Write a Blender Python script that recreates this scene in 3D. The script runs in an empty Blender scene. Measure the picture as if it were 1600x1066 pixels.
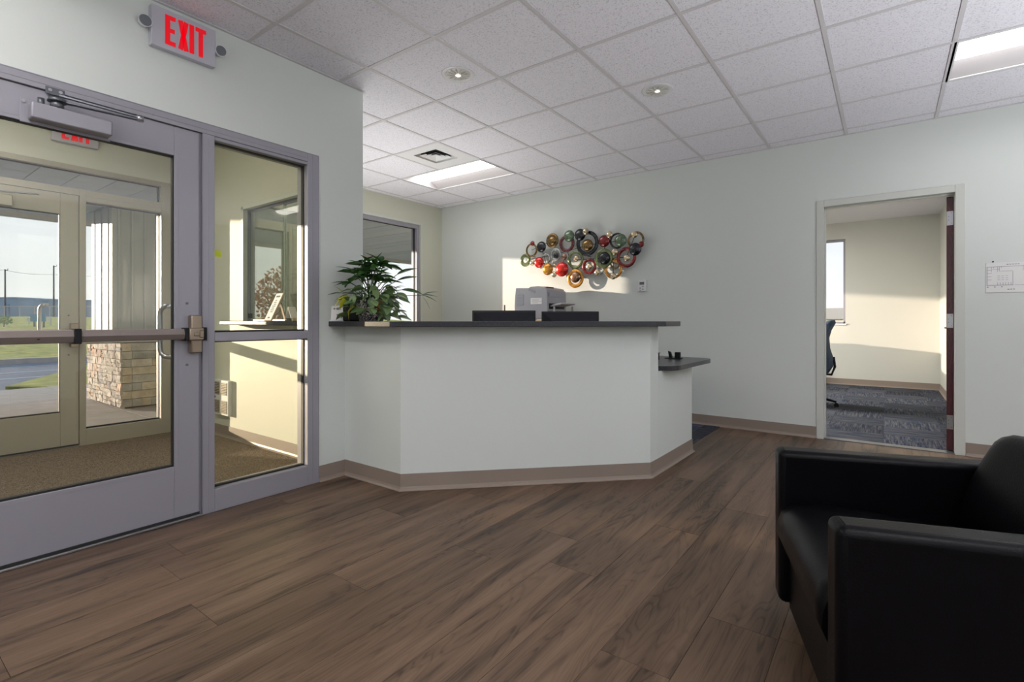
import bpy, bmesh, math, random
from mathutils import Vector, Matrix, Euler
PI = math.pi
R = math.radians
sc = bpy.context.scene
COL = sc.collection
random.seed(7)

# ------------------------------------------------------------------ camera
cam_d = bpy.data.cameras.new('camera')
cam = bpy.data.objects.new('camera', cam_d); COL.objects.link(cam)
cam.location = (0, 0, 1.065)
cam.rotation_euler = (PI/2, 0, .6265)
cam_d.sensor_width = 36; cam_d.lens = 785.63/1600*36
cam_d.shift_x = -.01035; cam_d.shift_y = -.01969
cam_d.clip_start = .05; cam_d.clip_end = 600
sc.camera = cam

# ------------------------------------------------------------------ world, sun, exposure
sc.view_settings.view_transform = 'Standard'
sc.view_settings.look = 'None'
sc.view_settings.gamma = 1
sc.view_settings.use_curve_mapping = False
sc.view_settings.exposure = 0.60
sc.cycles.use_denoising = True
sc.cycles.max_bounces = 10
sc.cycles.diffuse_bounces = 6
sc.cycles.glossy_bounces = 4
sc.cycles.transparent_max_bounces = 24
sc.cycles.caustics_reflective = False
sc.cycles.caustics_refractive = False
sc.cycles.sample_clamp_indirect = 4

LAMP = 4.8          # strength of the ceiling light diffusers
SUN_T = .40          # tangent of the sun's direction against the x axis
w = bpy.data.worlds.new('sky'); sc.world = w; w.use_nodes = True
nt = w.node_tree; nt.nodes.clear()
def N(nt, t, **k):
    n = nt.nodes.new(t)
    for a, b in k.items():
        if a.startswith('i_'): n.inputs[a[2:].replace('_', ' ')].default_value = b
        else: setattr(n, a, b)
    return n
def ramp(nt, stops, interp='LINEAR'):
    n = nt.nodes.new('ShaderNodeValToRGB'); n.color_ramp.interpolation = interp
    el = n.color_ramp.elements
    while len(el) < len(stops): el.new(.5)
    for e, (p, c) in zip(el, stops): e.position = p; e.color = (*c, 1) if len(c) == 3 else c
    return n
tc = N(nt, 'ShaderNodeTexCoord'); sp = N(nt, 'ShaderNodeSeparateXYZ')
nt.links.new(tc.outputs['Generated'], sp.inputs[0])
g = ramp(nt, [(0, (.30, .31, .30)), (.495, (.45, .46, .46)), (.5, (.84, .84, .84)), (.56, (.76, .80, .86)), (.68, (.50, .63, .84)), (1, (.26, .42, .72))])
mz = N(nt, 'ShaderNodeMath', operation='MULTIPLY_ADD'); mz.inputs[1].default_value = .5; mz.inputs[2].default_value = .5
nt.links.new(sp.outputs['Z'], mz.inputs[0]); nt.links.new(mz.outputs[0], g.inputs[0])
mp = N(nt, 'ShaderNodeMapping'); mp.inputs['Scale'].default_value = (1.6, 1.6, 13)
nt.links.new(tc.outputs['Generated'], mp.inputs[0])
no = N(nt, 'ShaderNodeTexNoise', i_Scale=2.2, i_Detail=7.0, i_Roughness=.55)
nt.links.new(mp.outputs[0], no.inputs['Vector'])
cr = ramp(nt, [(.42, (0, 0, 0)), (.62, (1, 1, 1))]); nt.links.new(no.outputs[0], cr.inputs[0])
mx = N(nt, 'ShaderNodeMix', data_type='RGBA', blend_type='MIX')
mm = N(nt, 'ShaderNodeMath', operation='MULTIPLY'); mm.inputs[1].default_value = .75
nt.links.new(cr.outputs[0], mm.inputs[0]); nt.links.new(mm.outputs[0], mx.inputs[0])
nt.links.new(g.outputs[0], mx.inputs[6]); mx.inputs[7].default_value = (.83, .86, .90, 1)
bg = N(nt, 'ShaderNodeBackground'); bg.inputs[1].default_value = .92
out = N(nt, 'ShaderNodeOutputWorld')
nt.links.new(mx.outputs[2], bg.inputs[0]); nt.links.new(bg.outputs[0], out.inputs[0])

sd = bpy.data.lights.new('sun', 'SUN'); sun = bpy.data.objects.new('sun', sd); COL.objects.link(sun)
sd.energy = 6.0; sd.color = (1, .83, .68); sd.angle = R(.5)
dv = Vector((1, SUN_T, -.106))
sun.rotation_euler = dv.to_track_quat('-Z', 'Y').to_euler(); sun.location = (-8, -2, 4)
def fill_light(name, loc, rot, sx, sy, power, col):
    l = bpy.data.lights.new(name, 'AREA'); l.shape = 'RECTANGLE'; l.size = sx; l.size_y = sy; l.energy = power; l.color = col; l.spread = R(135)
    o = bpy.data.objects.new(name, l); COL.objects.link(o); o.location = loc; o.rotation_euler = rot
# added unseen area lights aimed up at the ceiling, with no windows behind them
fill_light('rear_fill_light', (-.1, -3.2, .60), (R(90+80), 0, 0), 5.0, 1.3, 42, (.97, .98, 1))
fill_light('right_fill_light', (2.3, 1.2, .50), (R(90+80), 0, R(90)), 6.0, 1.1, 88, (.95, .97, 1))

fill_light('desk_side_fill', (-4.2, 3.3, .50), (R(90+80), 0, R(-90)), 1.6, 1.4, 18, (1, .97, .92))  # added upward light hidden behind the counter

# ------------------------------------------------------------------ materials
def new_mat(name):
    m = bpy.data.materials.new(name); m.use_nodes = True
    return m, m.node_tree, m.node_tree.nodes['Principled BSDF']
def mat(name, col, rough=.5, metal=0, bump=0, bscale=80, var=0, vscale=6, coat=0, spec=None, stretch=None):
    m, t, p = new_mat(name)
    p.inputs['Base Color'].default_value = (*col, 1)
    p.inputs['Roughness'].default_value = rough
    p.inputs['Metallic'].default_value = metal
    if coat: p.inputs['Coat Weight'].default_value = coat; p.inputs['Coat Roughness'].default_value = .15
    if spec is not None: p.inputs['Specular IOR Level'].default_value = spec
    c = N(t, 'ShaderNodeTexCoord'); src = c.outputs['Object']
    if stretch:
        q = N(t, 'ShaderNodeMapping'); q.inputs['Scale'].default_value = stretch
        t.links.new(src, q.inputs[0]); src = q.outputs[0]
    if bump:
        n = N(t, 'ShaderNodeTexNoise', i_Scale=bscale, i_Detail=3.0); t.links.new(src, n.inputs['Vector'])
        b = N(t, 'ShaderNodeBump', i_Strength=bump, i_Distance=.01)
        t.links.new(n.outputs[0], b.inputs['Height']); t.links.new(b.outputs[0], p.inputs['Normal'])
    if var:
        n = N(t, 'ShaderNodeTexNoise', i_Scale=vscale, i_Detail=4.0); t.links.new(src, n.inputs['Vector'])
        r = ramp(t, [(.3, tuple(x*(1-var) for x in col)), (.7, tuple(min(1, x*(1+var)) for x in col))])
        t.links.new(n.outputs[0], r.inputs[0]); t.links.new(r.outputs[0], p.inputs['Base Color'])
    return m
def mat_rand(name, stops, rough=.7, bump=.2, bscale=40, var=.15, vscale=8, metal=0):
    """colour picked per object by Object Info Random, with noise variation"""
    m, t, p = new_mat(name)
    oi = N(t, 'ShaderNodeObjectInfo'); r = ramp(t, stops); t.links.new(oi.outputs['Random'], r.inputs[0])
    c = N(t, 'ShaderNodeTexCoord')
    n = N(t, 'ShaderNodeTexNoise', i_Scale=vscale, i_Detail=5.0); t.links.new(c.outputs['Object'], n.inputs['Vector'])
    mr = N(t, 'ShaderNodeMapRange'); mr.inputs[3].default_value = 1-var; mr.inputs[4].default_value = 1+var
    mr.inputs[1].default_value = .3; mr.inputs[2].default_value = .7
    t.links.new(n.outputs[0], mr.inputs[0])
    x = N(t, 'ShaderNodeVectorMath', operation='SCALE'); t.links.new(r.outputs[0], x.inputs[0]); t.links.new(mr.outputs[0], x.inputs['Scale'])
    t.links.new(x.outputs[0], p.inputs['Base Color']); p.inputs['Roughness'].default_value = rough; p.inputs['Metallic'].default_value = metal
    n2 = N(t, 'ShaderNodeTexNoise', i_Scale=bscale, i_Detail=4.0); t.links.new(c.outputs['Object'], n2.inputs['Vector'])
    b = N(t, 'ShaderNodeBump', i_Strength=bump, i_Distance=.02); t.links.new(n2.outputs[0], b.inputs['Height']); t.links.new(b.outputs[0], p.inputs['Normal'])
    return m
def mat_glass(name, tint, refl=0.0):
    m, t, p = new_mat(name); t.nodes.remove(p)
    o = t.nodes['Material Output']
    tr = N(t, 'ShaderNodeBsdfTransparent'); tr.inputs[0].default_value = (*tint, 1)
    gl = N(t, 'ShaderNodeBsdfGlossy'); gl.inputs['Roughness'].default_value = 0.0
    fr = N(t, 'ShaderNodeFresnel', i_IOR=1.5)
    ge = N(t, 'ShaderNodeNewGeometry'); io = N(t, 'ShaderNodeMapRange'); io.inputs[3].default_value = 1.5; io.inputs[4].default_value = 1/1.5
    t.links.new(ge.outputs['Backfacing'], io.inputs[0]); t.links.new(io.outputs[0], fr.inputs['IOR'])   # same reflectance on both faces of a pane
    ad = N(t, 'ShaderNodeMath', operation='ADD'); ad.inputs[1].default_value = refl; ad.use_clamp = True
    mx = N(t, 'ShaderNodeMixShader')
    t.links.new(fr.outputs[0], ad.inputs[0]); t.links.new(ad.outputs[0], mx.inputs[0])
    t.links.new(tr.outputs[0], mx.inputs[1]); t.links.new(gl.outputs[0], mx.inputs[2]); t.links.new(mx.outputs[0], o.inputs[0])
    return m
def mat_emit(name, col, s):
    m, t, p = new_mat(name)
    p.inputs['Base Color'].default_value = (*col, 1)
    p.inputs['Emission Color'].default_value = (*col, 1); p.inputs['Emission Strength'].default_value = s
    return m

M = {}
M['wall'] = mat('wall_paint', (.665, .70, .675), .6, bump=.06, bscale=160)
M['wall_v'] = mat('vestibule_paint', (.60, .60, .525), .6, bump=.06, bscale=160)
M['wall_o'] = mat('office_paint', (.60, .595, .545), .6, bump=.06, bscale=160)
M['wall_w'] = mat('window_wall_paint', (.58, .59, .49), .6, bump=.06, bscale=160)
M['base'] = mat('rubber_cove_base', (.27, .215, .18), .45)
M['frame'] = mat('painted_aluminium_frame', (.335, .325, .37), .42, .25, bump=.03, bscale=400)
M['frame_e'] = mat('entry_aluminium_frame', (.42, .39, .33), .45, .2)
M['gasket'] = mat('black_gasket', (.012, .012, .012), .6)
M['casing'] = mat('door_frame_enamel', (.60, .615, .575), .35)
M['white'] = mat('white_plastic', (.72, .72, .74), .4)
M['tgrid'] = mat('ceiling_grid_enamel', (.60, .58, .60), .5)
M['steel'] = mat('brushed_steel', (.45, .45, .47), .3, 1, bump=.05, bscale=200)
M['steel_d'] = mat('dark_steel', (.16, .17, .19), .35, .8)
M['silver'] = mat('satin_silver', (.70, .69, .66), .3, .25)
M['chrome'] = mat('chrome', (.8, .8, .82), .08, 1)
M['brass'] = mat('bronze_aluminium', (.33, .26, .20), .36, .75)
M['bar'] = mat('push_bar_aluminium', (.25, .21, .195), .5, .45, bump=.02, bscale=60, stretch=(1, 40, 40))
M['black'] = mat('black_plastic', (.008, .008, .010), .4, spec=.25)
M['blackm'] = mat('satin_black_plastic', (.011, .012, .018), .45, spec=.3)
M['glass'] = mat_glass('clear_glass', (.95, .955, .93))
M['glass_e'] = mat_glass('entry_glass', (.96, .96, .95))
M['glass_t'] = mat_glass('transaction_glass', (.80, .86, .80), .42)
M['glass_o'] = mat_glass('tinted_glass', (.80, .80, .79))
M['glass_v'] = mat_glass('sidelight_glass', (.94, .94, .86))
M['sub'] = mat('dark_subfloor', (.02, .015, .012), .8)
M['lightdiff'] = mat_emit('lamp_diffuser', (1, .97, .95), LAMP)
M['lightdiff_fill'] = mat_emit('unseen_fill_diffuser', (1, .97, .95), 13.0)  # stronger glow for the added troffers out of view
M['refl'] = mat('white_reflector', (.50, .48, .49), .5)
M['downbulb'] = mat_emit('downlight_bulb', (1, .95, .88), .6)
M['exit_red'] = mat('exit_letter_red', (.50, .001, .008), .5)
_p = M['exit_red'].node_tree.nodes['Principled BSDF']; _p.inputs['Emission Color'].default_value = (1, 0, .012, 1); _p.inputs['Emission Strength'].default_value = .30
M['exit_body'] = mat('exit_sign_housing', (.50, .49, .56), .45)
M['leather'] = mat('black_leather', (.002, .002, .003), .33, bump=.10, bscale=220, spec=.13)
M['concrete'] = mat('concrete', (.40, .37, .35), .85, bump=.3, bscale=90, var=.10, vscale=5)
M['asphalt'] = mat('asphalt', (.15, .17, .215), .8, bump=.4, bscale=120, var=.15, vscale=1.5)
M['stripe'] = mat('road_stripe', (.42, .50, .58), .8)
M['siding'] = mat('white_steel_siding', (.48, .51, .53), .5)
M['soffit'] = mat_rand('soffit_plank_paint', [(0, (.29, .335, .40)), (1, (.36, .40, .46))], .5, .05, 30, .05)
M['fascia'] = mat('fascia', (.40, .38, .35), .5)
M['note'] = mat('yellow_note', (.75, .85, .05), .7)
M['paper'] = mat('paper', (.78, .77, .76), .8)
M['ink'] = mat('dark_print', (.05, .05, .07), .7)
M['greyprint'] = mat('grey_print', (.30, .30, .33), .7)
M['maroon'] = mat('maroon_door', (.085, .022, .03), .3, var=.4, vscale=18, stretch=(8, 8, 1))
M['blue_fab'] = mat('blue_fabric', (.03, .055, .10), .85, bump=.2, bscale=400)
M['soil'] = mat('potting_soil', (.03, .02, .015), .95, bump=.6, bscale=120)
M['cabinet'] = mat('beige_laminate', (.55, .44, .30), .4)
M['door_grey'] = mat('printer_plastic', (.36, .36, .40), .45)
M['printer_w'] = mat('printer_lid_plastic', (.44, .43, .45), .45)
M['printer_g'] = mat('printer_grey', (.36, .37, .41), .45)
M['pole'] = mat('wood_pole', (.06, .055, .06), .85)
M['rodmat'] = mat('brown_rod', (.12, .06, .03), .6)
M['bark'] = mat('bark', (.22, .15, .09), .9)
M['bluebldg'] = mat('blue_steel_building', (.17, .26, .36), .6, var=.2, vscale=.2)
M['galv'] = mat('galvanised_wire', (.42, .36, .34), .5, .3)
M['signback'] = mat('blue_panel', (.10, .22, .33), .6)
M['rail'] = mat('pale_guard_rail', (.55, .52, .48), .6)

def mat_counter():
    m, t, p = new_mat('dark_speckled_laminate')
    c = N(t, 'ShaderNodeTexCoord'); n = N(t, 'ShaderNodeTexNoise', i_Scale=180.0, i_Detail=4.0)
    t.links.new(c.outputs['Object'], n.inputs['Vector'])
    r = ramp(t, [(.35, (.011, .012, .017)), (.55, (.022, .023, .031)), (.74, (.06, .06, .068))]); t.links.new(n.outputs[0], r.inputs[0])
    t.links.new(r.outputs[0], p.inputs['Base Color']); p.inputs['Roughness'].default_value = .28
    return m
M['counter'] = mat_counter()
def mat_tile():
    m, t, p = new_mat('acoustic_tile')
    c = N(t, 'ShaderNodeTexCoord'); n = N(t, 'ShaderNodeTexNoise', i_Scale=110.0, i_Detail=3.0, i_Roughness=.6)
    t.links.new(c.outputs['Object'], n.inputs['Vector'])
    r = ramp(t, [(.33, (.50, .485, .52)), (.42, (.745, .735, .80)), (.6, (.80, .785, .85))]); t.links.new(n.outputs[0], r.inputs[0])
    t.links.new(r.outputs[0], p.inputs['Base Color']); p.inputs['Roughness'].default_value = .9
    b = N(t, 'ShaderNodeBump', i_Strength=.35, i_Distance=.004); t.links.new(n.outputs[0], b.inputs['Height']); t.links.new(b.outputs[0], p.inputs['Normal'])
    return m
M['tile'] = mat_tile()
def mat_wood():
    m, t, p = new_mat('hickory_plank')
    c = N(t, 'ShaderNodeTexCoord'); oi = N(t, 'ShaderNodeObjectInfo')
    off = N(t, 'ShaderNodeCombineXYZ'); sm = N(t, 'ShaderNodeMath', operation='MULTIPLY'); sm.inputs[1].default_value = 57.
    t.links.new(oi.outputs['Random'], sm.inputs[0])
    for i in range(3): t.links.new(sm.outputs[0], off.inputs[i])
    ad = N(t, 'ShaderNodeVectorMath', operation='ADD'); t.links.new(c.outputs['Object'], ad.inputs[0]); t.links.new(off.outputs[0], ad.inputs[1])
    # broad figure
    m1 = N(t, 'ShaderNodeMapping'); m1.inputs['Scale'].default_value = (5.0, .55, 1); t.links.new(ad.outputs[0], m1.inputs[0])
    n1 = N(t, 'ShaderNodeTexNoise', i_Scale=1.5, i_Detail=2.5, i_Roughness=.45, i_Distortion=.5); t.links.new(m1.outputs[0], n1.inputs['Vector'])
    # cathedral rings: sine of broad noise
    mu = N(t, 'ShaderNodeMath', operation='MULTIPLY'); mu.inputs[1].default_value = 150.; t.links.new(n1.outputs[0], mu.inputs[0])
    si = N(t, 'ShaderNodeMath', operation='SINE'); t.links.new(mu.outputs[0], si.inputs[0])
    s1 = N(t, 'ShaderNodeMath', operation='MULTIPLY_ADD'); s1.inputs[1].default_value = .5; s1.inputs[2].default_value = .5; t.links.new(si.outputs[0], s1.inputs[0])
    s2 = N(t, 'ShaderNodeMath', operation='POWER'); s2.inputs[1].default_value = 3.5; t.links.new(s1.outputs[0], s2.inputs[0])
    # fine grain
    m2 = N(t, 'ShaderNodeMapping'); m2.inputs['Scale'].default_value = (150, 3.0, 1); t.links.new(ad.outputs[0], m2.inputs[0])
    n2 = N(t, 'ShaderNodeTexNoise', i_Scale=1.0, i_Detail=8.0, i_Roughness=.7); t.links.new(m2.outputs[0], n2.inputs['Vector'])
    # dark heart streaks
    m3 = N(t, 'ShaderNodeMapping'); m3.inputs['Scale'].default_value = (11, .9, 1); t.links.new(ad.outputs[0], m3.inputs[0])
    n3 = N(t, 'ShaderNodeTexNoise', i_Scale=1.3, i_Detail=6.0, i_Roughness=.55, i_Distortion=.6); t.links.new(m3.outputs[0], n3.inputs['Vector'])
    a = N(t, 'ShaderNodeMath', operation='MULTIPLY_ADD'); a.inputs[1].default_value = -.10; t.links.new(s2.outputs[0], a.inputs[0]); t.links.new(n3.outputs[0], a.inputs[2])
    b_ = N(t, 'ShaderNodeMath', operation='MULTIPLY_ADD'); b_.inputs[1].default_value = .20; t.links.new(n2.outputs[0], b_.inputs[0])
    t.links.new(a.outputs[0], b_.inputs[2])
    r = ramp(t, [(.33, (.028, .017, .011)), (.43, (.066, .042, .027)), (.52, (.114, .071, .045)), (.64, (.146, .092, .059)), (.82, (.190, .124, .082))])
    t.links.new(b_.outputs[0], r.inputs[0])
    h = N(t, 'ShaderNodeMapRange'); h.inputs[3].default_value = .78; h.inputs[4].default_value = 1.12; t.links.new(oi.outputs['Random'], h.inputs[0])
    x = N(t, 'ShaderNodeVectorMath', operation='SCALE'); t.links.new(r.outputs[0], x.inputs[0]); t.links.new(h.outputs[0], x.inputs['Scale'])
    t.links.new(x.outputs[0], p.inputs['Base Color'])
    p.inputs['Roughness'].default_value = .42; p.inputs['Specular IOR Level'].default_value = .35
    bp = N(t, 'ShaderNodeBump', i_Strength=.15, i_Distance=.003); t.links.new(n2.outputs[0], bp.inputs['Height']); t.links.new(bp.outputs[0], p.inputs['Normal'])
    return m
M['wood'] = mat_wood()
def mat_carpet(name, c1, c2, sc_=220.):
    m, t, p = new_mat(name)
    c = N(t, 'ShaderNodeTexCoord'); n = N(t, 'ShaderNodeTexNoise', i_Scale=sc_, i_Detail=3.0, i_Roughness=.7); t.links.new(c.outputs['Object'], n.inputs['Vector'])
    r = ramp(t, [(.35, c1), (.65, c2)]); t.links.new(n.outputs[0], r.inputs[0]); t.links.new(r.outputs[0], p.inputs['Base Color'])
    p.inputs['Roughness'].default_value = 1; p.inputs['Specular IOR Level'].default_value = .1
    b = N(t, 'ShaderNodeBump', i_Strength=.8, i_Distance=.01); t.links.new(n.outputs[0], b.inputs['Height']); t.links.new(b.outputs[0], p.inputs['Normal'])
    return m
M['carpet_v'] = mat_carpet('brown_loop_carpet', (.085, .06, .042), (.33, .26, .20), 130.)
def mat_ctile():
    m, t, p = new_mat('blue_striped_carpet_tile')
    c = N(t, 'ShaderNodeTexCoord'); oi = N(t, 'ShaderNodeObjectInfo')
    mp = N(t, 'ShaderNodeMapping'); mp.inputs['Scale'].default_value = (55, 3.0, 1); t.links.new(c.outputs['Object'], mp.inputs[0])
    sm = N(t, 'ShaderNodeMath', operation='MULTIPLY'); sm.inputs[1].default_value = 91.; t.links.new(oi.outputs['Random'], sm.inputs[0])
    cb = N(t, 'ShaderNodeCombineXYZ')
    for i in range(3): t.links.new(sm.outputs[0], cb.inputs[i])
    t.links.new(cb.outputs[0], mp.inputs['Location'])
    n = N(t, 'ShaderNodeTexNoise', i_Scale=1.4, i_Detail=4.0, i_Roughness=.7); t.links.new(mp.outputs[0], n.inputs['Vector'])
    r = ramp(t, [(.36, (.018, .024, .048)), (.47, (.042, .050, .074)), (.55, (.080, .082, .092)), (.66, (.13, .125, .125))]); t.links.new(n.outputs[0], r.inputs[0])
    h = N(t, 'ShaderNodeMapRange'); h.inputs[3].default_value = .65; h.inputs[4].default_value = 1.25; t.links.new(oi.outputs['Random'], h.inputs[0])
    x = N(t, 'ShaderNodeVectorMath', operation='SCALE'); t.links.new(r.outputs[0], x.inputs[0]); t.links.new(h.outputs[0], x.inputs['Scale'])
    t.links.new(x.outputs[0], p.inputs['Base Color']); p.inputs['Roughness'].default_value = 1; p.inputs['Specular IOR Level'].default_value = .1
    return m
M['ctile'] = mat_ctile()
def mat_pot():
    m, t, p = new_mat('scroll_pattern_pot')
    c = N(t, 'ShaderNodeTexCoord')
    n = N(t, 'ShaderNodeTexNoise', i_Scale=26., i_Detail=0.0, i_Distortion=1.6); t.links.new(c.outputs['Object'], n.inputs['Vector'])
    mu = N(t, 'ShaderNodeMath', operation='MULTIPLY'); mu.inputs[1].default_value = 34.; t.links.new(n.outputs[0], mu.inputs[0])
    si = N(t, 'ShaderNodeMath', operation='SINE'); t.links.new(mu.outputs[0], si.inputs[0])
    r = ramp(t, [(.42, (.02, .018, .02)), (.52, (.66, .60, .62))]); t.links.new(si.outputs[0], r.inputs[0])
    t.links.new(r.outputs[0], p.inputs['Base Color']); p.inputs['Roughness'].default_value = .35
    return m
M['pot'] = mat_pot()
def mat_art(name, col, metal=.75, rough=.2):
    m, t, p = new_mat(name)
    c = N(t, 'ShaderNodeTexCoord'); n = N(t, 'ShaderNodeTexNoise', i_Scale=28., i_Detail=5.0, i_Roughness=.7); t.links.new(c.outputs['Object'], n.inputs['Vector'])
    r = ramp(t, [(.34, tuple(x*.35 for x in col)), (.52, col), (.72, tuple(min(1, x*1.35+.03) for x in col))]); t.links.new(n.outputs[0], r.inputs[0])
    t.links.new(r.outputs[0], p.inputs['Base Color']); p.inputs['Metallic'].default_value = metal; p.inputs['Roughness'].default_value = rough
    p.inputs['Coat Weight'].default_value = .5
    return m
AC = dict(green=(.16, .20, .08), red=(.20, .010, .010), bright=(.62, .018, .010), dark=(.035, .035, .045), gold=(.62, .50, .33),
          brown=(.22, .13, .04), amber=(.50, .22, .02), sage=(.13, .19, .12), copper=(.30, .17, .11), silver=(.45, .47, .46), orange=(.58, .26, .03), plum=(.15, .022, .03))
for k, v in AC.items(): M['art_'+k] = mat_art('metal_enamel_'+k, v, .45 if k in ('red', 'bright', 'amber', 'orange', 'plum', 'sage', 'green') else .8)
def mat_leaf(name, c1, c2, tr=.25):
    m, t, p = new_mat(name)
    oi = N(t, 'ShaderNodeObjectInfo'); r = ramp(t, [(0, c1), (1, c2)]); t.links.new(oi.outputs['Random'], r.inputs[0])
    t.links.new(r.outputs[0], p.inputs['Base Color']); p.inputs['Roughness'].default_value = .38
    o = t.nodes['Material Output']; td = N(t, 'ShaderNodeBsdfTranslucent'); t.links.new(r.outputs[0], td.inputs[0])
    mx = N(t, 'ShaderNodeMixShader'); mx.inputs[0].default_value = tr
    t.links.new(p.outputs[0], mx.inputs[1]); t.links.new(td.outputs[0], mx.inputs[2]); t.links.new(mx.outputs[0], o.inputs[0])
    return m
M['leaf_d'] = mat_leaf('dark_green_leaf', (.018, .075, .014), (.07, .19, .035))
M['leaf_p'] = mat_leaf('pale_green_leaf', (.11, .20, .08), (.24, .34, .15))
M['stem_g'] = mat('green_stem', (.06, .12, .03), .5)
M['leaf_y'] = mat_leaf('yellow_leaf', (.85, .80, .04), (.90, .72, .10))
M['leaf_b'] = mat_leaf('withered_leaf', (.35, .12, .02), (.40, .16, .03))
M['grass'] = mat('lawn', (.27, .28, .05), .95, bump=.8, bscale=30, var=.45, vscale=3)
M['stone'] = mat_rand('stone_veneer', [(0, (.40, .34, .25)), (.35, (.50, .44, .33)), (.6, (.38, .36, .32)), (.8, (.27, .27, .26)), (1, (.55, .50, .42))], .85, .7, 25, .22, 9)
M['stone_r'] = mat_rand('split_stone', [(0, (.52, .45, .38)), (.3, (.42, .38, .34)), (.55, (.60, .53, .45)), (.75, (.30, .28, .28)), (.9, (.55, .33, .20)), (1, (.62, .55, .50))], .9, 1.0, 18, .3, 14)
M['mortar'] = mat('mortar', (.12, .11, .10), .95)

# ------------------------------------------------------------------ helpers
def bm_new(): return bmesh.new()
def box(bm, lo, hi, bev=0, seg=2, mtx=None):
    lo = Vector(lo); hi = Vector(hi)
    r = bmesh.ops.create_cube(bm, size=1)
    vs = r['verts']; c = (lo+hi)/2; s = hi-lo
    for v in vs: v.co = Vector((v.co.x*s.x, v.co.y*s.y, v.co.z*s.z))+c
    if bev:
        es = list({e for v in vs for e in v.link_edges})
        r2 = bmesh.ops.bevel(bm, geom=es, offset=bev, segments=seg, profile=.5, affect='EDGES')
        vs = list({v for f in r2['faces'] for v in f.verts} | {v for v in vs if v.is_valid})
        if seg > 1:
            for f in r2['faces']: f.smooth = True
    if mtx is not None: bmesh.ops.transform(bm, matrix=mtx, verts=vs)
    return vs
def prism(bm, poly, z0, z1, axis='Z', bev=0):
    """extrude a 2-D outline along an axis; poly points are the other two coordinates in order"""
    def P(a, b, z): return {'Z': (a, b, z), 'X': (z, a, b), 'Y': (a, z, b)}[axis]
    lo = [bm.verts.new(P(a, b, z0)) for a, b in poly]; hi = [bm.verts.new(P(a, b, z1)) for a, b in poly]
    n = len(poly); fs = [bm.faces.new(lo), bm.faces.new(hi)]
    for i in range(n): fs.append(bm.faces.new((lo[i], lo[(i+1) % n], hi[(i+1) % n], hi[i])))
    bmesh.ops.recalc_face_normals(bm, faces=fs)
    if bev:
        es = list({e for f in fs for e in f.edges})
        bmesh.ops.bevel(bm, geom=es, offset=bev, segments=2, profile=.5, affect='EDGES')
    return lo+hi
def cyl(bm, a, b, r, r2=None, n=16, caps=True):
    a = Vector(a); b = Vector(b); d = b-a
    q = d.to_track_quat('Z', 'Y').to_matrix().to_4x4()
    r_ = bmesh.ops.create_cone(bm, cap_ends=caps, segments=n, radius1=r, radius2=r if r2 is None else r2, depth=d.length)
    bmesh.ops.transform(bm, matrix=Matrix.Translation((a+b)/2) @ q, verts=r_['verts'])
    for f in {f for v in r_['verts'] for f in v.link_faces}:
        if len(f.verts) == 4: f.smooth = True
    return r_['verts']
def sphere(bm, c, r, s=(1, 1, 1), u=20, v=12):
    r_ = bmesh.ops.create_uvsphere(bm, u_segments=u, v_segments=v, radius=r)
    for x in r_['verts']: x.co = Vector((x.co.x*s[0], x.co.y*s[1], x.co.z*s[2]))+Vector(c)
    for f in {f for x in r_['verts'] for f in x.link_faces}: f.smooth = True
    return r_['verts']
def tube(bm, pts, r, n=8, taper=None):
    pts = [Vector(p) for p in pts]; rings = []
    for i, p in enumerate(pts):
        d = (pts[min(i+1, len(pts)-1)]-pts[max(i-1, 0)]).normalized()
        q = d.to_track_quat('Z', 'Y')
        rr = r if taper is None else r+(taper-r)*i/(len(pts)-1)
        rings.append([bm.verts.new(p+q @ Vector((math.cos(2*PI*k/n)*rr, math.sin(2*PI*k/n)*rr, 0))) for k in range(n)])
    for A, B in zip(rings, rings[1:]):
        # align to closest vertex
        k0 = min(range(n), key=lambda k: (B[k].co-A[0].co).length)
        for k in range(n):
            f = bm.faces.new((A[k], A[(k+1) % n], B[(k+1+k0) % n], B[(k+k0) % n])); f.smooth = True
    bm.faces.new(rings[0]); bm.faces.new(rings[-1])
def lathe(bm, prof, c=(0, 0, 0), n=28):
    c = Vector(c); rings = []
    for r, z in prof: rings.append([bm.verts.new(c+Vector((math.cos(2*PI*k/n)*r, math.sin(2*PI*k/n)*r, z))) for k in range(n)])
    for A, B in zip(rings, rings[1:]):
        for k in range(n): f = bm.faces.new((A[k], A[(k+1) % n], B[(k+1) % n], B[k])); f.smooth = True
    if prof[0][0] > 1e-5: bm.faces.new(rings[0])
    if prof[-1][0] > 1e-5: bm.faces.new(rings[-1])
def obj(name, bm, m, parent=None, local=False, label=None, kind=None):
    bmesh.ops.recalc_face_normals(bm, faces=bm.faces)
    me = bpy.data.meshes.new(name); bm.to_mesh(me); bm.free()
    ms = m if isinstance(m, (list, tuple)) else [m]
    for x in ms: me.materials.append(M[x] if isinstance(x, str) else x)
    o = bpy.data.objects.new(name, me); COL.objects.link(o)
    if parent is not None:
        o.parent = parent
        if not local: o.matrix_parent_inverse = pw(parent).inverted()
    if label: o['label'] = label
    if kind: o['kind'] = kind
    return o
def pw(o):
    m = Matrix.LocRotScale(o.location, o.rotation_euler, o.scale)
    if o.parent is not None: m = pw(o.parent) @ o.matrix_parent_inverse @ m
    return m
def thing(name, label, cat, loc=(0, 0, 0), rz=0, group=None):
    o = bpy.data.objects.new(name, None); COL.objects.link(o); o.location = loc; o.rotation_euler = (0, 0, rz)
    o.empty_display_size = .1
    o['label'] = label; o['category'] = cat
    if group: o['group'] = group
    return o
def tag(o, label, cat, group=None):
    o['label'] = label; o['category'] = cat
    if group: o['group'] = group
    return o
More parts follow.
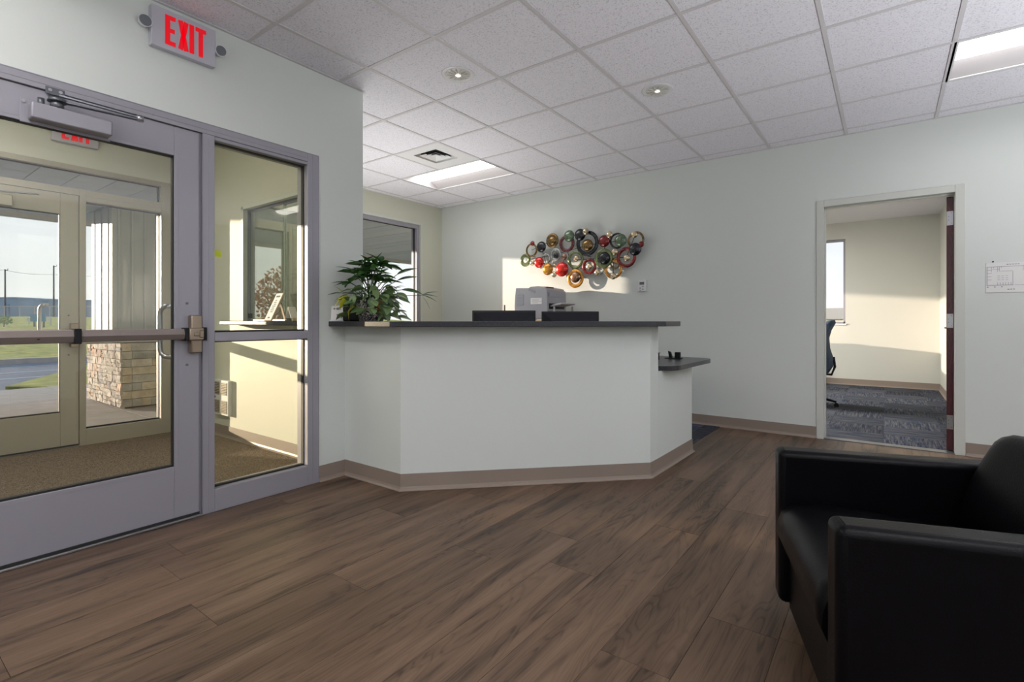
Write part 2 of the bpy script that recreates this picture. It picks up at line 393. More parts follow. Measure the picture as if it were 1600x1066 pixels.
def struct(name, bm=None, m=None, loc=(0, 0, 0)):
    if bm is None:
        o = bpy.data.objects.new(name, None); COL.objects.link(o); o.location = loc
    else: o = obj(name, bm, m)
    o['kind'] = 'structure'
    return o
def part_box(name, lo, hi, m, parent, bev=0, label=None, seg=2):
    bm = bm_new(); box(bm, lo, hi, bev, seg); return obj(name, bm, m, parent, label=label)
def wall_with_holes(bm, axis, p0, p1, a0, a1, z0, z1, holes):
    """wall slab between p0..p1 on 'axis', spanning a0..a1 x z0..z1, with rectangular holes (a,b,z,z)"""
    xs = sorted({a0, a1, *[h[0] for h in holes], *[h[1] for h in holes]})
    zs = sorted({z0, z1, *[h[2] for h in holes], *[h[3] for h in holes]})
    for i in range(len(xs)-1):
        for j in range(len(zs)-1):
            cx = (xs[i]+xs[i+1])/2; cz = (zs[j]+zs[j+1])/2
            if any(h[0] < cx < h[1] and h[2] < cz < h[3] for h in holes): continue
            if axis == 'X': box(bm, (p0, xs[i], zs[j]), (p1, xs[i+1], zs[j+1]))
            else: box(bm, (xs[i], p0, zs[j]), (xs[i+1], p1, zs[j+1]))
    bmesh.ops.remove_doubles(bm, verts=bm.verts, dist=1e-5)
    seen = {}
    for f in list(bm.faces):
        c = f.calc_center_median(); k = (round(c.x, 4), round(c.y, 4), round(c.z, 4)); seen.setdefault(k, []).append(f)
    dead = [f for v in seen.values() if len(v) > 1 for f in v]
    bmesh.ops.delete(bm, geom=dead, context='FACES')

# dimensions
XS = -3.04           # storefront wall, room face
YB = 5.2625          # back wall, room face
XW = -5.27           # window wall, room face
XE = -5.55           # entry storefront, inner face
CH = 2.707
XR, YR = 3.0, -3.6   # right and rear walls (outside the frame)
YP0, YP1 = 2.136, 2.248   # partition faces
TOP = 2.95

# ------------------------------------------------------------------ room shell
bm = bm_new(); wall_with_holes(bm, 'X', XS-.12, XS, YR, YP0, 0, TOP, [(.21, 1.897, -.01, 2.15)])
struct('wall_left', bm, 'wall')
bm = bm_new(); wall_with_holes(bm, 'Y', YP0, YP1, -5.55, XS, 0, TOP, [(-4.60, -3.40, 1.035, 2.07)])
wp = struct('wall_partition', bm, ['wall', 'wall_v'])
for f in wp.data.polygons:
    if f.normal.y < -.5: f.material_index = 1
bm = bm_new(); wall_with_holes(bm, 'X', XW-.18, XW, YP1, YB+.12, 0, TOP, [(3.86, 4.85, .90, 2.40)])
struct('wall_window_side', bm, 'wall_w')
bm = bm_new(); wall_with_holes(bm, 'Y', YB, YB+.12, XW, XR, 0, TOP, [(-.47, .455, -.01, 2.12)])
struct('wall_back', bm, 'wall')
bm = bm_new(); box(bm, (XR, YR, 0), (XR+.12, YB+.12, TOP)); struct('wall_right', bm, 'wall')
bm = bm_new(); box(bm, (XS-.12, YR-.12, 0), (XR+.12, YR, TOP)); struct('wall_rear', bm, 'wall')
# vestibule shell
bm = bm_new(); wall_with_holes(bm, 'X', XE-.16, XE, -.75, YP1, 0, TOP, [(.30, 1.93, -.01, 2.378)])
struct('wall_entry', bm, 'wall_v')
bm = bm_new(); box(bm, (XE-.16, -.87, 0), (XS-.12, -.75, TOP)); struct('wall_vestibule_end', bm, 'wall_v')
bm = bm_new(); box(bm, (XE, -.75, 2.84), (XS-.12, YP0, 2.90)); struct('ceiling_vestibule', bm, 'wall_v')
# office shell
OY = 9.93
bm = bm_new(); wall_with_holes(bm, 'Y', OY, OY+.14, XW-.18, .78, 0, TOP, [(-1.75, -.555, 1.02, 2.43)])
struct('wall_office_back', bm, 'wall_o')
bm = bm_new(); box(bm, (.66, YB+.12, 0), (.78, OY, TOP)); struct('wall_office_right', bm, 'wall_o')
bm = bm_new(); wall_with_holes(bm, 'X', XW-.18, XW, YB+.12, OY, 0, TOP, [(6.5, 9.1, .92, 2.43)])
struct('wall_office_left', bm, 'wall_o')
bm = bm_new(); box(bm, (XW-.18, YB+.12, 2.70), (.66, OY, 2.73)); struct('ceiling_office', bm, 'tile')
# roof slab over everything
bm = bm_new(); box(bm, (XE-.2, YR-.2, TOP), (XR+.2, OY+.2, TOP+.25)); struct('roof', bm, 'fascia')

# ------------------------------------------------------------------ floor of planks
fl = struct('floor')
bm = bm_new(); box(bm, (XS-.12, YR, -.12), (XR, YB+.12, -.006)); obj('subfloor', bm, 'sub', fl)
PW, PL = .2286, 1.52
seam0 = -.292
known = {-1: 1.86, -2: 1.467, -4: 1.87, -5: 2.13, -6: 1.746, -7: 1.246, -8: 2.32, -9: 1.84, -10: .852}
def boxdata(x0, x1, y0, y1, z0, z1):
    V = [(x0, y0, z0), (x1, y0, z0), (x1, y1, z0), (x0, y1, z0), (x0, y0, z1), (x1, y0, z1), (x1, y1, z1), (x0, y1, z1)]
    F = [(0, 3, 2, 1), (4, 5, 6, 7), (0, 1, 5, 4), (1, 2, 6, 5), (2, 3, 7, 6), (3, 0, 4, 7)]
    return V, F
def quick(name, V, F, m, parent):
    me = bpy.data.meshes.new(name); me.from_pydata(V, [], F); me.materials.append(M[m]); me.update()
    o = bpy.data.objects.new(name, me); COL.objects.link(o)
    if parent is not None:
        o.parent = parent; o.matrix_parent_inverse = pw(parent).inverted()
    return o
for c in range(-13, 15):
    x0 = seam0+c*PW; x1 = x0+PW
    x0, x1 = max(x0, XS-.12), min(x1, XR)
    if x1-x0 < .01: continue
    off = known.get(c, random.uniform(0, PL))
    y = off-math.ceil((off-YR)/PL)*PL
    ymax = YB+.06
    while y < ymax:
        a, b = max(y, YR), min(y+PL, ymax)
        if b-a > .02 and not (x1 <= XS+.001 and False):
            bm = bm_new(); g_ = .0007
            quick('plank', *boxdata(x0+g_, x1-g_, a+g_, b-g_, -.006, random.uniform(-.0003, 0)), 'wood', fl)
        y += PL
# carpet behind the desk
bm = bm_new(); box(bm, (XW, YP1, -.02), (-3.16, YB, .0))
fr = struct('floor_reception_office'); obj('carpet_base', bm, 'sub', fr)
def carpet_tiles(parent, x0, x1, y0, y1, s, z=.004):
    nx = int(math.ceil((x1-x0)/s)); ny = int(math.ceil((y1-y0)/s))
    mesh = {}
    for i in range(nx):
        for j in range(ny):
            w_ = min(s, x1-x0-i*s); h_ = min(s, y1-y0-j*s)
            rot = (i+j) % 2
            if w_ < .02 or h_ < .02: continue
            if rot: dw, dh = h_, w_
            else: dw, dh = w_, h_
            k = (round(dw, 3), round(dh, 3))
            if k not in mesh:
                V, F = boxdata(-dw/2+.0008, dw/2-.0008, -dh/2+.0008, dh/2-.0008, 0, .006)
                me = bpy.data.meshes.new('carpet_tile'); me.from_pydata(V, [], F); me.materials.append(M['ctile']); mesh[k] = me
            o = bpy.data.objects.new('carpet_tile', mesh[k]); COL.objects.link(o); o.parent = parent
            o.matrix_parent_inverse = pw(parent).inverted()
            o.location = (x0+i*s+w_/2, y0+j*s+h_/2, z-.006); o.rotation_euler = (0, 0, PI/2*rot)
carpet_tiles(fr, -3.0, -1.35, 3.6, YB, .5)
carpet_tiles(fr, -5.27, -3.0, 2.25, YB, .5)
fo = struct('floor_office')
bm = bm_new(); box(bm, (XW, YB+.06, -.12), (.66, OY, -.003)); obj('carpet_base', bm, 'sub', fo)
carpet_tiles(fo, -1.85, .66, YB+.062, OY, .457)
carpet_tiles(fo, XW, -1.85, YB+.062, OY, 1.2)
fv = struct('floor_vestibule')
bm = bm_new(); box(bm, (XE, -.75, -.12), (XS-.12, YP0, .003)); obj('carpet', bm, 'carpet_v', fv)

# ------------------------------------------------------------------ ceiling: tiles, grid
ce = struct('ceiling', loc=(0, 0, CH))
GX, GY, T = -2.1133, 2.0537, .6096
special = {(-4, 3), (-3, 3), (-3, 2), (4, 3), (5, 3)}      # filled by light fixtures and the vent
behind = [(-1, -4), (4, -3), (-1, -7), (4, -7), (0, 8)]   # fixtures added out of view behind the camera for soft fill light
for (i, j) in behind[:4]: special |= {(i, j), (i+1, j)}
gb = bm_new()
x_lo = XW
for i in range(-6, 9):
    for j in range(-10, 6):
        x0 = GX+i*T; x1 = x0+T; y0 = GY+j*T; y1 = y0+T
        a0, a1, b0, b1 = max(x0, XW), min(x1, XR), max(y0, YR), min(y1, YB)
        if b0 < YP1 and a1 > XS: a0 = max(a0, XS) if b1 <= YP1+.3 and b0 < YP1-.3 else a0
        if a1 <= XS+.001 and b1 <= YP1: continue
        if a1 <= XS+.001: b0 = max(b0, YP1)
        if b0 < YP1 and a0 < XS and a1 > XS:
            if b1 <= YP1: a0 = XS
        if a1-a0 < .02 or b1-b0 < .02: continue
        if (i, j) in special: continue
        quick('ceiling_tile', *boxdata(a0+.008, a1-.008, b0+.008, b1-.008, CH-.001, CH+.014), 'tile', ce)
def inside(x, y): return (x > XS or y > YP1)
for i in range(-5, 9):
    x = GX+i*T
    y0 = YP1 if x < XS else YR
    if not XW < x < XR: continue
    cuts = [y0]     # leave the bar out where a two-tile light fixture spans it
    for (a, b) in [(-4, 3), (4, 3)]+behind[:4]:
        if a+1 == i: cuts += [GY+b*T+.012, GY+(b+1)*T-.012]
    cuts = [y0]+sorted(cuts[1:])+[YB]
    for a, b in zip(cuts[::2], cuts[1::2]):
        if b > a: box(gb, (x-.012, a, CH-.006), (x+.012, b, CH+.02))
for j in range(-9, 6):
    y = GY+j*T
    x0 = XS if y < YP1 else XW
    if YR < y < YB: box(gb, (x0, y-.012, CH-.0055), (XR, y+.012, CH+.02))
for lo, hi in [((XW, YB-.02, CH-.005), (XR, YB, CH)), ((XW, YP1, CH-.005), (XW+.02, YB, CH)), ((XS, YR, CH-.005), (XS+.02, YP1, CH)), ((XR-.02, YR, CH-.005), (XR, YB, CH)), ((XW, YP1, CH-.005), (XS, YP1+.02, CH))]:
    box(gb, lo, hi)
obj('ceiling_grid', gb, 'tgrid', ce)

# troffer fixtures
def troffer(x0, y0, label, group='recessed ceiling lights'):
    x1 = x0+2*T; y1 = y0+T; xc = (x0+x1)/2; yc = (y0+y1)/2
    t = thing('ceiling_light', label, 'ceiling light', (xc, yc, CH))
    if group: t['group'] = group
    bm = bm_new(); e = .014; h = .085
    # sloped reflector basin
    for (ya, yb) in ((y0+e, yc-.13), (y1-e, yc+.13)):
        pts = [(ya, CH), (yb, CH+h)]
        for (pa, pb) in zip(pts, pts[1:]):
            v = [bm.verts.new(p) for p in ((x0+e, pa[0], pa[1]), (x1-e, pa[0], pa[1]), (x1-e, pb[0], pb[1]), (x0+e, pb[0], pb[1]))]
            bm.faces.new(v).smooth = True
    for xa in (x0+e, x1-e):
        v = [bm.verts.new(p) for p in ((xa, y0+e, CH), (xa, y1-e, CH), (xa, yc+.13, CH+h), (xa, yc-.13, CH+h))]; bm.faces.new(v)
    v = [bm.verts.new(p) for p in ((x0+e, yc-.13, CH+h), (x1-e, yc-.13, CH+h), (x1-e, yc+.13, CH+h), (x0+e, yc+.13, CH+h))]; bm.faces.new(v)
    box(bm, (x0+e, y0+e, CH+h+.005), (x1-e, y1-e, CH+h+.02))
    obj('reflector', bm, 'refl', t)
    bm = bm_new()
    f_ = .022
    box(bm, (x0, y0, CH-.006), (x1, y0+f_, CH)); box(bm, (x0, y1-f_, CH-.006), (x1, y1, CH))
    box(bm, (x0, y0+f_, CH-.006), (x0+f_, y1-f_, CH)); box(bm, (x1-f_, y0+f_, CH-.006), (x1, y1-f_, CH))
    obj('frame', bm, 'white', t)
    # bowed diffuser
    bm = bm_new(); prof = []
    for k in range(9):
        a = PI*k/8; prof.append((yc-.115*math.cos(a), CH+h-.012-.045*math.sin(a)))
    lo = [bm.verts.new((x0+.03, y, z)) for y, z in prof]; hi = [bm.verts.new((x1-.03, y, z)) for y, z in prof]
    for k in range(8): bm.faces.new((lo[k], lo[k+1], hi[k+1], hi[k])).smooth = True
    bm.faces.new(lo); bm.faces.new(hi)
    obj('diffuser', bm, 'lightdiff' if 'waiting' not in label else 'lightdiff_fill', t)
    return t
troffer(GX-4*T, GY+3*T, 'recessed ceiling light above the reception desk, beside the square vent', None)
troffer(GX+4*T, GY+3*T, 'recessed ceiling light at the right edge, above the maroon door', None)
for (i, j), nm in zip(behind[:4], ('nearest behind the camera on the left', 'nearest behind the camera on the right', 'farthest back on the left', 'farthest back on the right')):
    troffer(GX+i*T, GY+j*T, 'added unseen recessed ceiling light over the waiting area, '+nm, 'added waiting area fill lights')

# lights added out of view to brighten the vestibule and the office
def fill_panel(x, y, z, w_, h_, st, label):
    t = thing('ceiling_light', label, 'ceiling light', (x, y, z))
    bm = bm_new(); box(bm, (x-w_/2, y-h_/2, z-.03), (x+w_/2, y+h_/2, z), .004, 1); obj('frame', bm, 'white', t)
    bm = bm_new(); box(bm, (x-w_/2+.02, y-h_/2+.02, z-.034), (x+w_/2-.02, y+h_/2-.02, z-.030)); obj('diffuser', bm, mat_emit('fill_panel_diffuser', (1, .97, .90), st), t)
fill_panel(-4.2, .35, 2.84, 1.2, .6, 11, 'added flat ceiling light brightening the vestibule, above the frame')
fill_panel(-2.6, 7.2, 2.70, 1.2, 1.2, 38, 'added flat ceiling light brightening the office, left of the doorway')
# vent panel
vx0, vy0 = GX-3*T, GY+2*T
t = thing('ceiling_vent', 'square louvred air vent in a plain white ceiling panel', 'vent', (vx0+T/2, vy0+T/2, CH))
vcx, vcy = vx0+T/2-.005, vy0+T/2-.02; hv = .155
bm = bm_new()
wall = [(vx0+.01, vcx-hv, vy0+.01, vy0+T-.01), (vcx+hv, vx0+T-.01, vy0+.01, vy0+T-.01), (vcx-hv, vcx+hv, vy0+.01, vcy-hv), (vcx-hv, vcx+hv, vcy+hv, vy0+T-.01)]
for a, b, c, d in wall: box(bm, (a, c, CH-.003), (b, d, CH+.01))
obj('panel', bm, 'white', t)
bm = bm_new(); box(bm, (vcx-hv, vcy-hv, CH+.07), (vcx+hv, vcy+hv, CH+.08)); obj('duct', bm, 'black', t)
for k in range(4):
    r0 = hv-.004-k*.036; r1 = r0-.030
    bm = bm_new()
    for s in range(4):
        q = Matrix.Rotation(PI/2*s, 4, 'Z')
        P = [Vector((-r0, -r0, -.002)), Vector((r0, -r0, -.002)), Vector((r1, -r1, .020)), Vector((-r1, -r1, .020))]
        vs = [bm.verts.new(Vector((vcx, vcy, CH))+q @ p) for p in P]; bm.faces.new(vs)
        P2 = [p+Vector((0, .003, .002)) for p in P]
        vs2 = [bm.verts.new(Vector((vcx, vcy, CH))+q @ p) for p in P2]; bm.faces.new(vs2[::-1])
    obj('louvre', bm, 'steel' if k == 0 else 'white', t)

# downlights
for (dx, dy), lb in (((-2.31, 2.46), 'round chrome downlight nearer the exit sign'), ((-1.32, 3.46), 'round chrome downlight farther along, above the desk end')):
    t = thing('downlight', lb, 'downlight', (dx, dy, CH), group='round downlights')
    bm = bm_new(); lathe(bm, [(.082, -.001), (.088, -.004), (.108, -.0045), (.110, -.001)], (dx, dy, CH), 32); obj('trim_ring', bm, 'white', t)
    bm = bm_new(); lathe(bm, [(.082, -.006), (.078, -.0155), (.06, -.028), (.03, -.034), (.001, -.035)], (0, 0, 0), 32)
    for v in bm.verts: v.co = Vector((dx+v.co.x, dy+v.co.y, CH-.0155-(v.co.z+.0155)*.0-.0035+(-.0)))+Vector((0, 0, -(v.co.z+.006)*1.0)) if False else Vector((dx+v.co.x, dy+v.co.y, CH-.0015-(v.co.z+.006)*.0-.004*(1-min(1, math.hypot(v.co.x, v.co.y)/.082))))
    obj('reflector_cup', bm, 'silver', t)
    bm = bm_new()
    for k in range(12):
        a = 2*PI*k/12
        box(bm, (-.0025, .02, -.012), (.0025, .074, -.006), mtx=Matrix.Translation((dx, dy, CH)) @ Matrix.Rotation(a, 4, 'Z'))
    obj('flute', bm, 'silver', t)
    bm = bm_new(); sphere(bm, (dx, dy, CH-.006), .02, (1, 1, .45)); obj('bulb', bm, 'downbulb', t)

# ------------------------------------------------------------------ baseboards (rubber cove)
BH = .105
def cove(name, pts, m='base', flip=1):
    """profile swept along a floor polyline; the room is on the left of the direction of travel when flip=1"""
    prof = [(0, BH), (.004, BH), (.005, .025), (.009, .012), (.020, .003), (.020, 0), (0, 0)]
    bm = bm_new(); P = [Vector((x, y, 0)) for x, y in pts]; rings = []
    for i, p in enumerate(P):
        d0 = (P[i]-P[i-1]).normalized() if i else None
        d1 = (P[i+1]-P[i]).normalized() if i < len(P)-1 else None
        n0 = Vector((-d0.y, d0.x, 0))*flip if d0 else None; n1 = Vector((-d1.y, d1.x, 0))*flip if d1 else None
        if n0 and n1: nn = (n0+n1); nn = nn/(nn.dot(n0))
        else: nn = n0 or n1
        rings.append([bm.verts.new(p+nn*a+Vector((0, 0, z))) for a, z in prof])
    for A, B in zip(rings, rings[1:]):
        for k in range(len(prof)): bm.faces.new((A[k], A[(k+1) % len(prof)], B[(k+1) % len(prof)], B[k]))
    bm.faces.new(rings[0]); bm.faces.new(rings[-1])
    o = obj(name, bm, m); o['kind'] = 'structure'; return o
P0, P1, P2, P3 = (XS, 2.103), (-2.467, 2.105), (-1.297, 3.268), (-1.283, 4.125)
cove('baseboard_counter', [(-1.40, 4.125), P3, P2, P1, P0, (XS, 1.90)], flip=1)
cove('baseboard_back', [(-.516, YB), (-3.9, YB)], flip=1)
cove('baseboard_back_right', [(XR, YB), (.505, YB)], flip=1)
cove('baseboard_vestibule', [(XS-.12, YP0), (XE, YP0)], flip=1)
cove('baseboard_office', [(.66, YB+.4), (.66, OY), (-3, OY)], flip=1)

# ------------------------------------------------------------------ inner storefront
def rail(bm, y0, y1, z0, z1, x0, x1, bev=.002): box(bm, (x0, y0, z0), (x1, y1, z1), bev, 1)
sf = struct('trim_1')
XF0, XF1 = XS-.118, XS+.006
bm = bm_new()
rail(bm, 1.205, 1.265, 0, 2.095, XF0, XF1); rail(bm, 1.820, 1.897, 0, 2.15, XF0, XF1); rail(bm, .21, .265, 0, 2.15, XF0, XF1)
rail(bm, .265, 1.82, 2.095, 2.15, XF0, XF1)
rail(bm, 1.265, 1.82, 2.075, 2.095, XF0, XF1-.004)
rail(bm, 1.265, 1.82, .95, 1.0, XF0, XF1-.002)
rail(bm, 1.265, 1.82, 0, .125, XF0, XF1)
rail(bm, 1.19, 1.205, 0, 2.095, XF0+.05, XF1-.02)   # door stop strip
rail(bm, .265, .272, 0, 2.095, XF0+.05, XF1-.02)
obj('window_frame', bm, 'frame', sf)
bm = bm_new()   # thin face lines of the frame
for (y0, y1, z0, z1) in ((1.203, 1.2055, 0, 2.095), (1.2325, 1.2345, 0, 2.075), (1.855, 1.857, 0, 2.15), (1.895, 1.899, 0, 2.152), (.21, 1.82, 2.118, 2.120), (.21, 1.897, 2.149, 2.153)):
    box(bm, (XF1-.001, y0, z0), (XF1+.0015, y1, z1))
obj('frame_seam', bm, 'frame', sf)
def glazing(parent, x, panes, gm='glass', gx=.006, gas=.010):
    for (y0, y1, z0, z1) in panes:
        bm = bm_new(); box(bm, (x-gx/2, y0, z0), (x+gx/2, y1, z1)); obj('pane', bm, gm, parent)
        bm = bm_new(); g = gas; a = .013
        box(bm, (x-a, y0, z0), (x+a, y0+g*.5, z1)); box(bm, (x-a, y1-g*.5, z0), (x+a, y1, z1))
        box(bm, (x-a, y0, z0), (x+a, y1, z0+g)); box(bm, (x-a, y0, z1-g*.6), (x+a, y1, z1)); obj('gasket', bm, 'gasket', parent)
glazing(sf, XS-.05, [(1.265, 1.82, 1.0, 2.075), (1.265, 1.82, .125, .95)], 'glass_v')
bm = bm_new(); box(bm, (XF0, .21, 0), (XF1+.01, 1.20, .012), .003, 1); obj('threshold', bm, 'steel', sf)

def alu_door(x, y0, y1, ztop, glz, mats, name='door_1', bottom=.294):
    """x = room-side face of the leaf"""
    d = struct(name)
    fm, gm = mats
    st = .118; xb = x-.045
    bm = bm_new()
    rail(bm, y0, y0+st, .02, ztop, xb, x); rail(bm, y1-st, y1, .02, ztop, xb, x)
    rail(bm, y0+st, y1-st, glz, ztop, xb, x); rail(bm, y0+st, y1-st, .02, bottom, xb, x)
    obj('door_leaf', bm, fm, d)
    bm = bm_new()
    for s in (0, 1):
        zz = (glz+.018, bottom-.018)[s]
        box(bm, (x-.001, y0+st-.02, zz-.001), (x+.001, y1-st+.02, zz+.001))
    for yy in (y0+st-.02, y1-st+.02): box(bm, (x-.001, yy-.001, bottom-.018), (x+.001, yy+.001, glz+.018))
    obj('glass_stop', bm, fm, d)
    glazing(d, x-.022, [(y0+st, y1-st, bottom, glz)], gm)
    bm = bm_new(); box(bm, (xb+.01, y0, .006), (x+.006, y1, .024)); obj('sweep', bm, 'gasket', d)
    return d
d1 = alu_door(XS-.004, .272, 1.19, 2.092, 1.937, ('frame', 'glass'), 'door_1')

def push_bar(parent, x, y0, y1, z0, z1, small=False):
    """x: door face"""
    h = z1-z0; zc = (z0+z1)/2; ym = y1-.53
    bm = bm_new(); prism(bm, [(x+.006, z0), (x+.05, z0+.004), (x+.060, zc), (x+.05, z1-.004), (x+.006, z1)], y0, ym-.012, 'Y'); obj('push_pad', bm, 'bar', parent)
    bm = bm_new(); box(bm, (x+.004, ym-.012, z0-.004), (x+.066, ym+.014, z1+.004), .003); obj('bar_joint', bm, 'black', parent)
    bm = bm_new(); prism(bm, [(x+.006, z0+.002), (x+.045, z0+.004), (x+.055, zc), (x+.045, z1-.004), (x+.006, z1-.002)], ym+.014, y1-.095, 'Y'); obj('bar_rail', bm, 'bar', parent)
    bm = bm_new(); box(bm, (x+.004, y1-.095, z0-.003), (x+.062, y1-.078, z1+.003), .003); obj('bar_cap', bm, 'black', parent)
    hs = .101
    bm = bm_new(); box(bm, (x, y1-.062, zc-hs), (x+.045, y1-.008, zc+hs), .006)
    box(bm, (x+.006, y1-.078, z0-.002), (x+.066, y1-.008, z1+.002), .006)
    obj('latch_housing', bm, 'brass', parent)
    bm = bm_new(); box(bm, (x+.052, y1-.058, zc-.010), (x+.070, y1-.03, zc+.010), .004); prism(bm, [(x+.064, zc), (x+.064, zc-.022), (x+.071, zc-.016), (x+.071, zc+.016), (x+.064, zc+.022)], y1-.03, y1-.012, 'Y'); obj('latch_bolt', bm, 'brass', parent)
    bm = bm_new(); box(bm, (x+.006, y1-.006, zc-.036), (x+.03, y1+.022, zc+.036), .003); obj('strike', bm, 'black', parent)
    for zz in (zc+.165, zc-.165):
        bm = bm_new(); cyl(bm, (x-.001, y1-.066, zz), (x+.004, y1-.066, zz), .0065); obj('screw', bm, 'steel_d', parent)
    bm = bm_new(); cyl(bm, (x+.048, ym-.13, zc-.005), (x+.0572, ym-.13, zc-.005), .007); obj('keyhole', bm, 'black', parent)
push_bar(d1, XS-.004, .30, 1.197, .963, 1.025)
# outside pull handle seen through the glass
def pull(parent, x, y, z0, z1, out=-.09):
    bm = bm_new(); pts = [(x, y, z1), (x+out*.6, y-.006, z1-.002)]
    for k in range(6):
        a = PI/2*k/5; pts.append((x+out*.55+out*.45*math.sin(a), y-.012-.02*math.sin(a), z1-.05+.05*math.cos(a)))
    for k in range(6):
        a = PI/2*k/5; pts.append((x+out*.55+out*.45*math.cos(a), y-.012-.02*math.cos(a), z0+.05-.05*math.sin(a)))
    pts += [(x+out*.3, y-.004, z0), (x, y, z0)]
    tube(bm, pts, .0125, 12); obj('pull_handle', bm, 'steel', parent)
pull(d1, XS-.05, 1.085, .87, 1.145)

# door closer
t = thing('door_closer', 'grey box door closer with folding arm on the top rail of the inner glass door', 'door closer', (XS, .64, 1.92))
xf = XS-.004
bm = bm_new(); box(bm, (xf, .487, 1.930), (xf+.006, .80, 2.035), .002, 1); obj('mounting_plate', bm, 'frame', t)
bm = bm_new(); box(bm, (xf+.006, .512, 1.942), (xf+.070, .793, 2.012), .006, 2); obj('cover', bm, 'frame', t)
bm = bm_new(); box(bm, (XF1, .567, 2.078), (XF1+.006, .632, 2.112), .002, 1); obj('frame_bracket', bm, 'steel_d', t)
for y_, z_ in ((.582, 2.098), (.617, 2.098)):
    bm = bm_new(); cyl(bm, (XF1+.005, y_, z_), (XF1+.009, y_, z_), .007); obj('screw', bm, 'chrome', t)
bm = bm_new(); cyl(bm, (xf+.005, .497, 2.022), (xf+.010, .497, 2.022), .007); obj('screw', bm, 'chrome', t)
bm = bm_new(); cyl(bm, (xf+.045, .60, 2.008), (xf+.045, .60, 2.045), .024, n=20); cyl(bm, (xf+.045, .60, 2.04), (xf+.045, .60, 2.056), .034, .030, 20)
cyl(bm, (xf+.03, .55, 2.01), (xf+.03, .55, 2.045), .012); obj('spindle', bm, 'steel_d', t)
def flat_bar(bm, a, b, w_, th):
    a = Vector(a); b = Vector(b); d = b-a; L = d.length
    m_ = Matrix.Translation((a+b)/2) @ d.to_track_quat('Y', 'Z').to_matrix().to_4x4()
    box(bm, (-w_/2, -L/2, -th/2), (w_/2, L/2, th/2), .002, 1, mtx=m_)
bm = bm_new(); flat_bar(bm, (xf+.045, .60, 2.046), (xf+.12, .885, 2.036), .024, .008); obj('arm', bm, 'steel_d', t)
bm = bm_new(); flat_bar(bm, (xf+.12, .885, 2.046), (XF1+.02, .61, 2.078), .014, .010); obj('forearm', bm, 'steel_d', t)
bm = bm_new(); cyl(bm, (xf+.12, .885, 2.03), (xf+.12, .885, 2.055), .015); obj('elbow', bm, 'steel', t)

# exit signs
def exit_sign(x, y0, y1, z0, z1, label):
    t = thing('exit_sign', label, 'exit sign', (x, (y0+y1)/2, z0))
    W = y1-y0; H_ = z1-z0
    bm = bm_new(); box(bm, (x, y0, z0), (x+.04, y1, z1), .004); obj('housing', bm, 'exit_body', t)
    xx = x+.0405
    lh = H_*.74; zb = z0+H_*.13; s = .022; yy = y0+W*.20; lw = .047
    def bar_(bm, a, b):  # stroke in (y,z)
        a = Vector((0, *a)); b = Vector((0, *b)); d = (b-a).normalized(); n = Vector((0, -d.z, d.y))*s/2
        P = [(v.y, v.z) for v in (a-n, b-n, b+n, a+n)]; prism(bm, P, xx-.001, xx+.0015, 'X')
    bm = bm_new()
    for (p, q) in (((yy+s/2, zb), (yy+s/2, zb+lh)), ((yy+s, zb+s/2), (yy+lw, zb+s/2)), ((yy+s, zb+lh/2), (yy+lw-.004, zb+lh/2)), ((yy+s, zb+lh-s/2), (yy+lw, zb+lh-s/2))): bar_(bm, p, q)
    obj('letter_e', bm, 'exit_red', t)
    y2 = yy+lw+.010; bm = bm_new(); bar_(bm, (y2+s*.55, zb), (y2+lw-s*.35, zb+lh)); bar_(bm, (y2+s*.55, zb+lh), (y2+lw-s*.35, zb)); obj('letter_x', bm, 'exit_red', t)
    y3 = y2+lw+.018; bm = bm_new(); bar_(bm, (y3, zb), (y3, zb+lh)); obj('letter_i', bm, 'exit_red', t)
    y4 = y3+.018; bm = bm_new(); bar_(bm, (y4, zb+lh-s/2), (y4+lw+.004, zb+lh-s/2)); bar_(bm, (y4+lw/2+.002, zb), (y4+lw/2+.002, zb+lh-s)); obj('letter_t', bm, 'exit_red', t)
    for yl, sgn in ((y0, -1), (y1, 1)):
        bm = bm_new(); yl2 = yl+sgn*.026; zl = z0+H_*.52
        cyl(bm, (x+.012, yl, zl), (x+.012, yl2, zl), .008); cyl(bm, (x+.005, yl2, zl), (x+.045, yl2, zl-.004), .020, .030, 24)
        h = obj('lamp_head', bm, 'white', t)
        bm = bm_new(); cyl(bm, (x+.044, yl2, zl-.004), (x+.050, yl2, zl-.005), .027, .025, 24); obj('lens', bm, 'steel_d', h)
    return t
exit_sign(XS, .955, 1.255, 2.463, 2.668, 'white exit sign with red letters and two lamp heads above the inner door')
exit_sign(XE, 1.07, 1.37, 2.545, 2.745, 'second exit sign, seen through the glass above the outer door')

# ------------------------------------------------------------------ entry storefront (outer)
es = struct('trim_2')
xi, xo = XE+.004, XE-.115
bm = bm_new()
for (y0, y1, z0, z1) in ((1.252, 1.295, 0, 2.182), (1.845, 1.93, 0, 2.378), (.30, .345, 0, 2.378), (.345, 1.845, 2.335, 2.378), (.345, 1.252, 2.127, 2.182), (1.295, 1.845, 2.127, 2.182), (1.295, 1.845, 2.085, 2.127), (1.295, 1.845, .87, .95), (1.295, 1.845, 0, .137)):
    rail(bm, y0, y1, z0, z1, xo, xi)
obj('window_frame', bm, 'frame_e', es)
glazing(es, XE-.06, [(1.295, 1.845, .95, 2.085), (1.295, 1.845, .137, .87), (.345, 1.845, 2.182, 2.335)], 'glass_e')
bm = bm_new(); box(bm, (xo, .30, 0), (xi+.01, 1.252, .012)); obj('threshold', bm, 'steel', es)
d2 = alu_door(XE, .352, 1.247, 2.125, 1.953, ('frame_e', 'glass_e'), 'door_2', .302)
push_bar(d2, XE, .38, 1.248, .915, .975)
